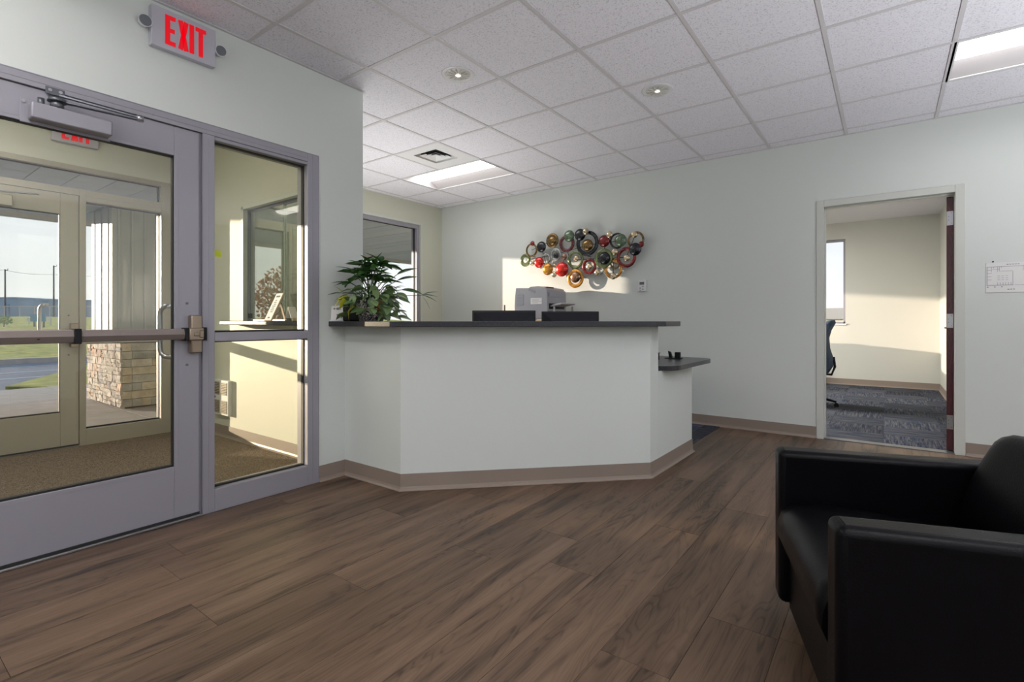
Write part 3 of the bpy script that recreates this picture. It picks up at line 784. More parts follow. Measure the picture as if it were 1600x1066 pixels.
pull(d2, XE-.05, 1.06, .93, 1.20)
t = thing('door_closer', 'grey box door closer at the top of the outer glass door', 'door closer', (XE, .7, 2.0))
bm = bm_new(); box(bm, (XE, .50, 1.955), (XE+.065, .84, 2.04), .006, 2); obj('cover', bm, 'frame_e', t)
bm = bm_new(); flat_bar(bm, (XE+.045, .70, 2.055), (XE+.12, .98, 2.065), .02, .01); obj('arm', bm, 'steel_d', t)
bm = bm_new(); cyl(bm, (XE+.045, .70, 2.03), (XE+.045, .70, 2.065), .02); obj('spindle', bm, 'steel_d', t)

# transaction window in the partition
tw = struct('window_1')
bm = bm_new(); X0, X1, Z0, Z1 = -4.60, -3.40, 1.065, 2.07; yf0, yf1 = YP0-.006, YP1+.006
for lo, hi in (((X0, yf0, Z0), (X0+.035, yf1, Z1)), ((X1-.035, yf0, Z0), (X1, yf1, Z1)), ((X0, yf0, Z1-.03), (X1, yf1, Z1))): box(bm, lo, hi, .002, 1)
obj('window_frame', bm, 'casing', tw)
for a, b, yy in ((X0+.04, -3.99, 2.185), (-4.03, X1-.04, 2.200)):
    bm = bm_new(); box(bm, (a, yy-.003, Z0+.012), (b, yy+.003, Z1-.035)); p_ = obj('pane', bm, 'glass_t', tw)
bm = bm_new(); box(bm, (X0+.035, 2.17, Z0-.001), (X1-.035, 2.215, Z0+.012)); box(bm, (X0+.035, 2.17, Z1-.045), (X1-.035, 2.215, Z1-.03)); box(bm, (X0+.033, 2.17, Z0), (X0+.045, 2.21, Z1-.03)); obj('track', bm, 'steel_d', tw)
bm = bm_new(); box(bm, (X0+.05, 2.165, 1.09), (X0+.066, 2.18, 1.13), .002); obj('lock', bm, 'black', tw)
bm = bm_new(); box(bm, (-4.70, 1.995, 1.03), (-3.30, 2.42, 1.065), .006, 2)
tag(obj('transaction_shelf', bm, 'counter'), 'narrow dark shelf under the sliding window in the vestibule wall', 'shelf')

# reception window
wn = struct('window_2')
bm = bm_new(); y0, y1, z0, z1 = 3.86, 4.85, .90, 2.40; xa, xb_ = XW-.13, XW-.02
for lo, hi in (((xa, y0, z0), (xb_, y0+.05, z1)), ((xa, y1-.05, z0), (xb_, y1, z1)), ((xa, y0+.05, z1-.05), (xb_, y1-.05, z1)), ((xa, y0+.05, z0), (xb_, y1-.05, z0+.05))): box(bm, lo, hi, .002, 1)
obj('window_frame', bm, 'frame', wn)
glazing(wn, XW-.075, [(y0+.05, y1-.05, z0+.05, z1-.05)], 'glass_e')
bm = bm_new()
for lo, hi in (((XW, y1, z0-.02), (XW+.006, y1+.03, z1+.03)), ((XW, y0-.03, z0-.02), (XW+.006, y0, z1+.03)), ((XW, y0, z1), (XW+.006, y1, z1+.03))): box(bm, lo, hi)
obj('window_casing', bm, 'casing', wn)
bm = bm_new(); box(bm, (XW-.13, y0, z0-.03), (XW+.03, y1, z0)); obj('window_sill', bm, 'white', wn)
# office windows
wo = struct('window_3')
bm = bm_new(); a0, a1, z0, z1 = -1.75, -.555, 1.02, 2.43
for lo, hi in (((a0, OY+.02, z0), (a0+.03, OY+.1, z1)), ((a1-.03, OY+.02, z0), (a1, OY+.1, z1)), ((a0, OY+.02, z1-.03), (a1, OY+.1, z1)), ((a0, OY+.02, z0), (a1, OY+.1, z0+.03))): box(bm, lo, hi, .002, 1)
obj('window_frame', bm, 'frame', wo)
bm = bm_new(); box(bm, (a0+.03, OY+.06, z0+.03), (a1-.03, OY+.066, z1-.03)); obj('pane', bm, 'glass_e', wo)
bm = bm_new(); box(bm, (a0-.01, OY-.02, z0-.025), (a1+.012, OY+.02, z0)); obj('window_sill', bm, 'white', wo)
bm = bm_new(); box(bm, (a0, OY+.005, z1-.045), (a1, OY+.03, z1-.005), .004); obj('blind_headrail', bm, 'greyprint', wo)
wq = struct('window_4'); z0 = .92
bm = bm_new(); a0, a1 = 6.5, 9.1
for lo, hi in (((XW-.12, a0, z0), (XW-.04, a0+.04, z1)), ((XW-.12, a1-.04, z0), (XW-.04, a1, z1)), ((XW-.12, a0, z1-.04), (XW-.04, a1, z1)), ((XW-.12, a0, z0), (XW-.04, a1, z0+.04))): box(bm, lo, hi)
obj('window_frame', bm, 'frame', wq)
bm = bm_new(); box(bm, (XW-.083, a0+.04, z0+.04), (XW-.077, a1-.04, z1-.04)); obj('pane', bm, 'glass_o', wq)

# ------------------------------------------------------------------ office door and frame
df = struct('door_3')
bm = bm_new(); yf = YB-.012; ob = YB+.132
# casing: room face and jambs
for lo, hi in (((-.515, yf, 0), (-.458, ob, 2.148)), ((.442, yf, 0), (.503, ob, 2.148)), ((-.458, yf, 2.09), (.442, ob, 2.148))): box(bm, lo, hi, .003, 1)
for lo, hi in (((-.458, YB+.04, 0), (-.446, YB+.085, 2.09)), ((-.458, YB+.04, 2.078), (.442, YB+.085, 2.09))): box(bm, lo, hi, .001, 1)
obj('door_frame', bm, 'casing', df)
ang = R(97)
hx, hy = .440, YB+.088
dm = Matrix.Translation((hx, hy, 0)) @ Matrix.Rotation(-(ang-PI), 4, 'Z')
# door leaf local: hinge edge at origin, leaf runs +x, thickness -y
bm = bm_new(); box(bm, (0, 0, .012), (.88, .044, 2.075), .002, 1, mtx=dm); leaf = obj('door_leaf', bm, 'maroon', df)
for zc in (1.90, 1.065+.0, .24):
    bm = bm_new(); box(bm, (-.0022, .002, zc-.057), (.0008, .042, zc+.057), mtx=dm)
    cyl(bm, (hx+.006, hy-.004, zc-.057), (hx+.006, hy-.004, zc+.057), .006)
    hg = obj('hinge', bm, 'steel', df)
    bm = bm_new()
    for sx_, sz_ in ((.012, .042), (.030, .014), (.030, -.014), (.012, -.042)):
        p_ = dm @ Vector((-.003, sx_, zc+sz_)); q_ = dm @ Vector((-.001, sx_, zc+sz_)); cyl(bm, p_, q_, .0032, n=8)
    obj('screw', bm, 'steel_d', hg)
bm = bm_new()
for s in (0, 1):
    yy = .056 if s else -.012
    a = dm @ Vector((.82, .022, 1.0)); b = dm @ Vector((.82, yy+(.03 if s else -.03), 1.0)); cyl(bm, a, b, .011)
    c = dm @ Vector((.71, yy+(.03 if s else -.03), 1.0)); cyl(bm, b, c, .009)
obj('lever_handle', bm, 'steel', df)
bm = bm_new(); box(bm, (-.46, YB+.0, -.004), (.445, YB+.10, .006), .002, 1); obj('threshold', bm, 'steel_d', df)

# ------------------------------------------------------------------ reception counter
def off(poly, d):
    """offset open polyline to its left by d"""
    P = [Vector((x, y)) for x, y in poly]; o = []
    for i, p in enumerate(P):
        d0 = (P[i]-P[i-1]).normalized() if i else None; d1 = (P[i+1]-P[i]).normalized() if i < len(P)-1 else None
        n0 = Vector((-d0.y, d0.x)) if d0 else None; n1 = Vector((-d1.y, d1.x)) if d1 else None
        if n0 is not None and n1 is not None: nn = n0+n1; nn = nn/nn.dot(n0)
        else: nn = n0 if n0 is not None else n1
        o.append(tuple(p+nn*d))
    return o
ct = thing('reception_counter', 'angled white reception counter wall with a dark laminate transaction top', 'counter', (-2, 2.8, 0))
front = [P0, P1, P2, (-1.292, 3.40)]
back_ = off(front, .115)
bm = bm_new(); prism(bm, front+back_[::-1], 0, 1.028); obj('counter_wall', bm, 'wall', ct)
fr_o = off([(XS, 2.103), P1, P2, (-1.292, 3.50)], -.13)
bk_o = off([(XS, 2.103), P1, P2, (-1.292, 3.50)], .25)
poly = [(XS, fr_o[0][1])]+[fr_o[1], (fr_o[2][0], fr_o[2][1]), (fr_o[2][0], 3.50)]+[(bk_o[3][0], 3.50), bk_o[2], bk_o[1], (XS, bk_o[0][1])]
bm = bm_new(); prism(bm, poly, 1.028, 1.062, bev=.003); obj('transaction_top', bm, 'counter', ct)
rt = thing('desk_return', 'lower end of the reception desk with rounded dark worktop', 'desk', (-1.4, 3.8, 0))
bm = bm_new(); prism(bm, [(-1.292, 3.401), (-1.284, 4.125), (-1.404, 4.125), (-1.408, 3.401)], 0, .711); obj('return_wall', bm, 'wall', rt)
def rounded(pts, r, n=5):
    o = []
    m_ = len(pts)
    for i in range(m_):
        p = Vector(pts[i][:2]); rr = pts[i][2] if len(pts[i]) > 2 else 0
        if rr <= 0: o.append(tuple(p)); continue
        a = Vector(pts[i-1][:2]); b = Vector(pts[(i+1) % m_][:2]); da = (a-p).normalized(); db = (b-p).normalized()
        for k in range(n+1):
            t_ = k/n; s0 = p+da*rr; s1 = p+db*rr
            o.append(tuple(s0*(1-t_)**2+p*2*t_*(1-t_)+s1*t_**2))
    return o
pl = rounded([(-1.62, 3.43), (-1.36, 3.43), (-1.20, 3.50, .10), (-1.195, 4.42, .10), (-1.52, 4.47), (-2.0, 4.47), (-2.0, 3.9)], .1)
bm = bm_new(); prism(bm, pl, .711, .745, bev=.003); obj('worktop', bm, 'counter', rt)
dk0 = off([(-2.49, 2.35), (-1.45, 3.40)], .03); dk1 = off([(-2.49, 2.35), (-1.62, 3.22)], .85)
dk = thing('staff_desk', 'staff worktop behind the reception counter wall', 'desk', (-2.4, 3.3, 0))
bm = bm_new(); prism(bm, [(-2.44, 2.35), (-1.63, 3.17), (-1.63, 3.42), (-2.01, 3.9), (-2.01, 4.2), (-3.04, 2.90)], .711, .745, bev=.003); obj('worktop', bm, 'counter', dk)
for (lx, ly) in ((-2.95, 2.85), (-2.06, 4.05)):
    bm = bm_new(); box(bm, (lx-.02, ly-.02, 0), (lx+.02, ly+.02, .711)); obj('leg', bm, 'steel_d', dk)

# small black holders on the lower worktop
t = thing('paper_clip_stand', 'small black stand with two upright prongs on the lower worktop', 'desk stand', (-1.46, 4.22, .745))
bm = bm_new(); box(bm, (-1.53, 4.17, .745), (-1.40, 4.26, .751), .002, 1); obj('base', bm, 'blackm', t)
bm = bm_new(); box(bm, (-1.455, 4.205, .751), (-1.41, 4.235, .80), .003, 1); obj('block', bm, 'black', t)
bm = bm_new(); prism(bm, [(-1.50, .751), (-1.475, .751), (-1.49, .80), (-1.51, .808)], 4.20, 4.225, 'Y'); obj('prong', bm, 'black', t)
t = thing('pen_holder', 'small black box partly hidden by the counter end', 'pen holder', (-1.53, 3.95, .745))
bm = bm_new(); box(bm, (-1.57, 3.92, .745), (-1.50, 3.98, .80), .004, 2); obj('box_body', bm, 'black', t)
bm = bm_new(); box(bm, (-1.575, 3.915, .800), (-1.495, 3.985, .805), .002, 1); obj('lid', bm, 'blackm', t)

# ------------------------------------------------------------------ monitors
fw = Vector((-math.sin(.6265), math.cos(.6265), 0)); rg = Vector((math.cos(.6265), math.sin(.6265), 0))
def monitor(cpx, depth, ztop, yaw, label):
    p = fw*depth+rg*((cpx-816.56)/785.63*depth); base = .745
    t = thing('computer_monitor', label, 'monitor', (p.x, p.y, base), .6265+yaw, group='monitors behind the counter')
    W, H_ = .47, .335; zt = ztop-base
    # local: x right, y away from camera; back of the screen faces -y
    bm = bm_new(); box(bm, (-W/2, .0, zt-H_), (W/2, .022, zt), .004, 2); obj('bezel', bm, 'black', t, local=True)
    bm = bm_new()
    a = [(-W/2+.006, -.001, zt-.006), (W/2-.006, -.001, zt-.006), (W/2-.006, -.001, zt-H_+.006), (-W/2+.006, -.001, zt-H_+.006)]
    b = [(-W/2+.085, -.042, zt-.075), (W/2-.085, -.042, zt-.075), (W/2-.085, -.042, zt-H_+.06), (-W/2+.085, -.042, zt-H_+.06)]
    m_ = [(-W/2+.012, -.012, zt-.012), (W/2-.012, -.012, zt-.012), (W/2-.012, -.012, zt-H_+.012), (-W/2+.012, -.012, zt-H_+.012)]
    A, Mi, B = [[bm.verts.new(p_) for p_ in q] for q in (a, m_, b)]
    for U, V_ in ((A, Mi), (Mi, B)):
        for k in range(4): bm.faces.new((U[k], U[(k+1) % 4], V_[(k+1) % 4], V_[k]))
    bm.faces.new(B); bm.faces.new(A[::-1])
    obj('back_shell', bm, 'blackm', t, local=True)
    bm = bm_new()
    for k in range(9): box(bm, (-.10+k*.022, -.0435, zt-.115), (-.088+k*.022, -.0415, zt-.085))
    obj('vent_slot', bm, 'black', t, local=True)
    bm = bm_new(); box(bm, (-W/2+.012, .022, zt-H_+.02), (W/2-.012, .0235, zt-.012)); obj('screen', bm, 'black', t, local=True)
    bm = bm_new(); box(bm, (-.035, -.06, .012), (.035, -.03, zt-H_+.20), .004); obj('stand_neck', bm, 'black', t, local=True)
    bm = bm_new(); box(bm, (-.12, -.10, 0), (.12, .09, .012), .004); obj('stand_base', bm, 'black', t, local=True)
monitor(787.5, 3.73, 1.142, R(2), 'black monitor seen from behind, left of the two on the desk')
monitor(891, 4.12, 1.142, R(-1), 'black monitor seen from behind, right of the two on the desk')
p = fw*4.02+rg*((788.5-816.56)/785.63*4.02)
t = thing('antenna', 'thin brown upright rod rising behind the left monitor', 'antenna', (p.x, p.y, .745))
bm = bm_new(); cyl(bm, (p.x, p.y, .745), (p.x, p.y, .765), .04); obj('base', bm, 'black', t)
bm = bm_new(); cyl(bm, (p.x, p.y, .765), (p.x, p.y, 1.192), .0055); obj('rod', bm, 'rodmat', t)

# ------------------------------------------------------------------ printer on a cabinet
cb = thing('storage_cabinet', 'beige cabinet against the back wall under the printer', 'cabinet', (-3.4, 4.95, 0))
bm = bm_new(); box(bm, (-3.90, 4.68, .0), (-2.85, 5.235, 1.045), .003, 1); obj('carcass', bm, 'cabinet', cb)
bm = bm_new(); box(bm, (-3.92, 4.655, 1.045), (-2.83, 5.24, 1.08), .003, 1); obj('cabinet_top', bm, 'cabinet', cb)
for k in range(2):
    bm = bm_new(); box(bm, (-3.89+k*.52, 4.66, .08), (-3.375+k*.52, 4.68, 1.03), .002, 1); dd = obj('cabinet_door', bm, 'cabinet', cb)
    bm = bm_new(); cyl(bm, (-3.42+k*.10, 4.65, .75), (-3.42+k*.10, 4.65, .9), .006); obj('handle', bm, 'steel', dd)
pr = thing('printer', 'white desktop laser printer with an output tray on its right side', 'printer', (-3.3, 4.93, 1.08))
PX0, PX1, PY0, PY1 = -3.535, -3.07, 4.72, 5.13
bm = bm_new(); prism(bm, [(PX0+.015, 1.085), (PX1-.01, 1.085), (PX1, 1.11), (PX1-.004, 1.30), (PX1-.012, 1.415), (PX0+.22, 1.452), (PX0+.20, 1.442), (PX0+.02, 1.450), (PX0+.006, 1.35), (PX0, 1.22)], PY0, PY1, 'Y', bev=.008); obj('body', bm, 'door_grey', pr)
bm = bm_new(); box(bm, (PX0+.035, PY0-.004, 1.245), (PX0+.135, PY0+.002, 1.375), .002, 1); sp_ = obj('side_vent', bm, 'printer_g', pr)
bm = bm_new()
for k in range(7): box(bm, (PX0+.04, PY0-.0055, 1.252+k*.017), (PX0+.13, PY0-.003, 1.258+k*.017))
obj('vent_slot', bm, 'greyprint', sp_)
bm = bm_new(); box(bm, (PX0+.235, PY0-.0025, 1.255), (PX0+.385, PY0-.0005, 1.325)); lb_ = obj('paper_label', bm, 'paper', pr)
bm = bm_new()
for k, (a, b) in enumerate(((0.01, .14), (.02, .11), (.01, .145), (.02, .10))): box(bm, (PX0+.235+a, PY0-.0032, 1.312-k*.014), (PX0+.235+b, PY0-.0024, 1.316-k*.014))
obj('printed_line', bm, 'greyprint', lb_)
bm = bm_new(); box(bm, (0, -.003, 0), (.10, .0, .03), mtx=Matrix.Translation((PX0+.20, PY0-.001, 1.415)) @ Matrix.Rotation(R(22), 4, 'Y')); obj('badge', bm, 'greyprint', pr)
bm = bm_new(); prism(bm, [(PX0+.21, 1.42), (PX1-.02, 1.40), (PX1-.03, 1.435), (PX0+.33, 1.461), (PX0+.21, 1.456)], PY0+.01, PY1-.01, 'Y', bev=.004); obj('top_lid', bm, 'printer_w', pr)
bm = bm_new(); box(bm, (PX1-.10, PY0+.06, 1.438), (PX1-.045, PY0+.20, 1.452)); obj('top_slot', bm, 'black', pr)
bm = bm_new(); box(bm, (PX1-.004, PY0+.03, 1.20), (PX1+.0015, PY1-.05, 1.262), .001, 1); obj('tray_opening', bm, 'black', pr)
bm = bm_new(); box(bm, (PX1-.004, PY0+.03, 1.34), (PX1+.003, PY1-.09, 1.385), .001, 1); obj('control_panel', bm, 'printer_g', pr)
bm = bm_new(); box(bm, (PX1-.002, PY0+.04, 1.10), (PX1+.004, PY1-.04, 1.165), .002, 1); obj('paper_drawer', bm, 'printer_w', pr)
bm = bm_new(); box(bm, (0, PY0+.05, 0), (.17, PY1-.07, .012), .003, 1, mtx=Matrix.Translation((PX1-.01, 0, 1.222)) @ Matrix.Rotation(R(-10), 4, 'Y')); obj('output_tray', bm, 'printer_g', pr)
bm = bm_new(); box(bm, (.0, PY0+.08, .012), (.14, PY1-.11, .022), mtx=Matrix.Translation((PX1-.01, 0, 1.222)) @ Matrix.Rotation(R(-10), 4, 'Y')); obj('paper_stack', bm, 'paper', pr)
for dx, dy in ((.05, PY0+.06), (.13, PY1-.09)):
    bm = bm_new(); box(bm, (PX1+dx-.008, dy-.008, 1.08), (PX1+dx+.008, dy+.008, 1.229)); obj('tray_support', bm, 'printer_w', pr)
for fx in (PX0+.05, PX1-.05):
    for fy in (PY0+.04, PY1-.04):
        bm = bm_new(); cyl(bm, (fx, fy, 1.0802), (fx, fy, 1.095), .014, n=10); obj('foot', bm, 'black', pr)

# ------------------------------------------------------------------ wall art
art = thing('metal_wall_art', 'abstract metal wall sculpture of coloured rings and domes on the back wall', 'wall art', (-3.25, YB, 1.6))
YA = YB-.095
def art_pt(u, v, y=YA):
    px, py = 800+u/6.66, 340+v/6.66
    d = fw+rg*((px-816.56)/785.63)+Vector((0, 0, -(py-501.5)/785.63))
    t_ = y/d.y; P = d*t_; return Vector((P.x, y, 1.065+P.z)), t_
def ring(u, v, ro, ri, m, dy=0.0, th=.009):
    c, t_ = art_pt(u, v, YA+dy); k = t_/785.63/6.66; ro *= k; ri *= k
    bm = bm_new(); n = 36
    ri *= .90
    prof = [(ri, 0), (ri+(ro-ri)*.08, -th*.8), (ri+(ro-ri)*.35, -th), (ro-(ro-ri)*.35, -th), (ro-(ro-ri)*.08, -th*.8), (ro, 0), ((ri+ro)/2, th*.25)]
    rings = [[bm.verts.new(c+Vector((math.cos(2*PI*a/n)*r, z, math.sin(2*PI*a/n)*r))) for r, z in prof] for a in range(n)]
    for a in range(n):
        A, B = rings[a], rings[(a+1) % n]
        for q in range(len(prof)): bm.faces.new((A[q], A[(q+1) % len(prof)], B[(q+1) % len(prof)], B[q])).smooth = True
    obj('ring', bm, 'art_'+m, art)
def dome(u, v, r, m, dy=-.012, name='dome'):
    c, t_ = art_pt(u, v, YA+dy); r *= 1.06*t_/785.63/6.66
    bm = bm_new(); sphere(bm, c, r, (1, .42, 1), 24, 14); obj(name, bm, 'art_'+m, art)
ring(140, 445, 68, 30, 'green'); ring(205, 340, 72, 58, 'brown'); dome(213, 270, 25, 'red'); dome(305, 306, 54, 'dark')
ring(420, 240, 76, 40, 'brown', .004); dome(420, 240, 48, 'brown', -.004); ring(572, 270, 92, 62, 'plum'); dome(595, 192, 58, 'sage'); dome(708, 180, 60, 'dark')
dome(765, 145, 33, 'gold', -.03); ring(785, 268, 132, 100, 'dark', .012); dome(785, 288, 60, 'brown'); dome(960, 245, 60, 'red'); dome(1013, 180, 34, 'gold', -.028)
ring(1095, 242, 84, 70, 'dark', .012); dome(1130, 238, 64, 'sage'); ring(1290, 235, 92, 76, 'brown', .010); dome(1272, 178, 34, 'gold'); dome(1345, 278, 29, 'red'); dome(1282, 330, 64, 'dark')
ring(1190, 415, 110, 80, 'red'); dome(1193, 422, 34, 'gold'); dome(1068, 358, 34, 'gold'); ring(952, 425, 104, 72, 'green'); dome(960, 425, 62, 'dark')
ring(662, 440, 94, 72, 'green', .008); dome(668, 428, 29, 'gold'); ring(455, 385, 68, 44, 'silver', .012); dome(455, 395, 27, 'dark'); ring(350, 432, 60, 46, 'silver', .014)
dome(210, 470, 28, 'gold'); dome(280, 468, 54, 'bright'); dome(372, 538, 60, 'amber'); dome(543, 410, 31, 'copper'); dome(520, 540, 72, 'bright')
dome(438, 592, 30, 'gold'); dome(441, 502, 20, 'gold', 0); ring(660, 635, 98, 66, 'orange'); dome(660, 620, 56, 'copper'); ring(805, 508, 84, 58, 'red', .006)
dome(800, 512, 33, 'gold'); dome(885, 570, 30, 'gold'); ring(920, 548, 44, 32, 'silver', .008); ring(1055, 538, 102, 80, 'orange', .014); dome(1052, 610, 34, 'gold')
ring(1075, 475, 60, 48, 'brown', .016)
dome(575, 610, 14, 'gold', 0); dome(302, 522, 14, 'gold', 0)
# rods behind the rings and wall stand-offs
def rod(a, b, dy=.014):
    A, _ = art_pt(*a, YA+dy); B, _ = art_pt(*b, YA+dy); bm = bm_new(); cyl(bm, A, B, .004, n=8); obj('rod', bm, 'art_dark', art)
for a, b in (((140, 445), (460, 385)), ((205, 340), (420, 240)), ((280, 468), (520, 540)), ((455, 385), (785, 288)), ((572, 330), (660, 635)), ((785, 288), (1130, 240)), ((662, 440), (960, 425)),
             ((960, 425), (1190, 415)), ((1190, 415), (1290, 160)), ((800, 512), (1055, 458)), ((660, 540), (805, 508)), ((708, 180), (572, 200)), ((1055, 458), (1052, 610)), ((372, 538), (438, 592)),
             ((1013, 180), (960, 325)), ((1345, 278), (1282, 330)), ((885, 570), (960, 520)), ((543, 410), (520, 540)), ((305, 306), (372, 538))):
    rod(a, b)
for u, v in ((460, 385), (785, 400), (1190, 500), (662, 360), (205, 405)):
    A, _ = art_pt(u, v, YA+.012); bm = bm_new(); cyl(bm, A, (A.x, YB, A.z), .005, n=8); obj('standoff', bm, 'art_dark', art)

# thermostat, floor plan plaque
t = thing('thermostat', 'small white wall thermostat right of the metal sculpture', 'thermostat', (-2.174, YB, 1.38))
bm = bm_new(); box(bm, (-2.222, YB-.022, 1.386), (-2.128, YB, 1.514), .004); obj('housing', bm, 'white', t)
bm = bm_new(); box(bm, (-2.203, YB-.0235, 1.462), (-2.150, YB-.0215, 1.492)); obj('display', bm, 'steel_d', t)
for k, (x_, z_) in enumerate(((-2.165, 1.443), (-2.195, 1.425), (-2.165, 1.412), (-2.195, 1.403))):
    bm = bm_new(); box(bm, (x_-.009, YB-.024, z_-.006), (x_+.009, YB-.0215, z_+.006), .001, 1); obj('button', bm, 'greyprint', t)
fp = thing('floor_plan_sign', 'laminated evacuation floor plan sheet on the wall right of the office door', 'sign', (.80, YB, 1.28))
bm = bm_new(); box(bm, (.622, YB-.005, 1.283), (.99, YB, 1.511), .001, 1); obj('sheet', bm, 'paper', fp)
m_ = M['paper']
bm = bm_new(); yy = YB-.0056
def ln(x0, z0, x1, z1, w_=.0022): box(bm, (min(x0, x1)-w_/2, yy, min(z0, z1)-w_/2), (max(x0, x1)+w_/2, YB-.0049, max(z0, z1)+w_/2))
A_, B_, C_, D_ = .630, .985, 1.338, 1.480
ln(A_, C_, A_, D_, .004); ln(A_, D_, B_, D_, .003); ln(A_, C_, .775, C_, .004); ln(.785, C_, B_, C_, .0022); ln(B_, C_, B_, D_)
for z_ in (1.455, 1.43, 1.405, 1.38): ln(A_, z_, .655, z_)
for x_ in (.668, .69, .71): ln(x_, 1.47, x_, D_) if x_ != .69 else ln(x_, 1.44, x_, D_)
ln(.655, 1.44, .655, D_); ln(.66, 1.46, .70, 1.46); ln(.705, 1.445, .775, 1.445); ln(.775, 1.338, .775, 1.44); ln(.83, 1.445, .83, D_); ln(.70, 1.445, .70, D_)
for x_ in (.69, .705, .72, .735, .75, .765): ln(x_, C_, x_, C_+.02)
for x_ in (.69, .712, .735): ln(x_, 1.395, x_+.012, 1.395); ln(x_, 1.41, x_+.012, 1.41); ln(x_, 1.38, x_+.012, 1.38)
obj('plan_line', bm, 'greyprint', fp)
bm = bm_new()
for x_ in (.74, .755, .77, .785, .80): box(bm, (x_, yy, 1.493), (x_+.011, YB-.0049, 1.497))
for x_ in (.745, .76, .775): box(bm, (x_, yy, 1.303), (x_+.011, YB-.0049, 1.307))
for x_ in (.86, .875, .89, .905): box(bm, (x_, yy, 1.44), (x_+.011, YB-.0049, 1.443)); box(bm, (x_, yy, 1.43), (x_+.011, YB-.0049, 1.433))
for x_ in (.63, .67, .71): box(bm, (x_, yy, 1.322), (x_+.008, YB-.0049, 1.327))
obj('caption_line', bm, 'ink', fp)
bm = bm_new(); sphere(bm, (.664, YB-.004, 1.520), .006, (1, .7, 1), 10, 6); tag(obj('push_pin', bm, 'black'), 'tiny dark pin stuck above the floor plan sheet', 'pin')

# ------------------------------------------------------------------ counter items
t = thing('card_holder', 'white card stand at the left end of the dark countertop', 'card holder', (-2.985, 2.01, 1.062))
q = Matrix.Translation((-2.99, 2.005, 1.062)) @ Matrix.Rotation(R(36), 4, 'Z')
bm = bm_new(); box(bm, (-.042, -.004, 0), (.042, .004, .105), .002, 1, mtx=q @ Matrix.Rotation(R(-8), 4, 'X')); cd = obj('card', bm, 'paper', t)
bm = bm_new()
for x0, x1, z_ in ((-.028, -.012, .084), (-.01, .022, .086), (-.006, .022, .080), (-.004, .026, .045), (-.002, .026, .039), (0, .026, .033)):
    box(bm, (x0, -.0052, z_-.002), (x1, -.0038, z_+.002), mtx=q @ Matrix.Rotation(R(-8), 4, 'X'))
sphere(bm, q @ Matrix.Rotation(R(-8), 4, 'X') @ Vector((-.022, -.0045, .084)), .006, (1, .2, 1), 10, 6)
obj('printed_line', bm, 'ink', cd)
bm = bm_new(); box(bm, (-.045, -.008, 0), (.045, .03, .012), .002, 1, mtx=q); obj('base', bm, 'white', t)
t = thing('desk_tray', 'small black plastic tray unit between the card stand and the potted plant', 'tray', (-2.90, 2.08, 1.062))
q = Matrix.Translation((-2.90, 2.075, 1.062)) @ Matrix.Rotation(R(36), 4, 'Z')
bm = bm_new(); box(bm, (-.068, -.03, 0), (.068, .05, .098), .010, 3, mtx=q); obj('body', bm, 'black', t)
bm = bm_new(); box(bm, (-.055, -.0315, .010), (.055, -.0295, .088), .004, 2, mtx=q); obj('front_panel', bm, 'blackm', t)
bm = bm_new(); box(bm, (-.045, -.034, .018), (.045, -.031, .060), .003, 2, mtx=q); obj('drawer', bm, 'black', t)
bm = bm_new(); box(bm, (-.07, -.01, .0985), (-.01, .03, .112), .004, 2, mtx=q); obj('top_clip', bm, 'black', t)

# plant
def leaf_mesh(name, L, W, fold, droop, heart):
    bm = bm_new(); n = 7; rows = []
    for i in range(n+1):
        s = i/n
        if heart: wv = W*(math.sin(PI*min(1, (s*.92+.12)))**.75)*(1-s*.35) if s < 1 else 0
        else: wv = W*math.sin(PI*s**.8)**.9 if 0 < s < 1 else 0
        if s == 0: wv = W*(.30 if heart else .08)
        if i == n: wv = 0
        y = L*s; z = -droop*L*s*s
        back = -.10*L if (heart and i == 0) else 0
        rows.append([bm.verts.new((-wv, y+back, z+fold*wv)), bm.verts.new((-wv*.5, y+back*.5, z+fold*wv*.35)), bm.verts.new((0, y, z)), bm.verts.new((wv*.5, y+back*.5, z+fold*wv*.35)), bm.verts.new((wv, y+back, z+fold*wv))])
    for A, B in zip(rows, rows[1:]):
        for k in range(4): bm.faces.new((A[k], A[k+1], B[k+1], B[k])).smooth = True
    bmesh.ops.remove_doubles(bm, verts=bm.verts, dist=1e-5)
    me = bpy.data.meshes.new(name); bm.to_mesh(me); bm.free(); return me
PC = Vector((-2.79, 2.13, 1.0625))
pt = thing('potted_plant', 'bushy plant with dark top leaves and pale trailing leaves in a scroll patterned pot', 'plant', PC)
bm = bm_new(); lathe(bm, [(.001, .004), (.072, .0), (.078, .004), (.092, .07), (.103, .128), (.107, .135), (.100, .138), (.094, .125), (.001, .118)], PC, 32); pot = obj('pot', bm, 'pot', pt)
bm = bm_new(); lathe(bm, [(.001, .116), (.093, .116), (.093, .121), (.001, .124)], PC, 20); obj('soil', bm, 'soil', pt)
LM = {}
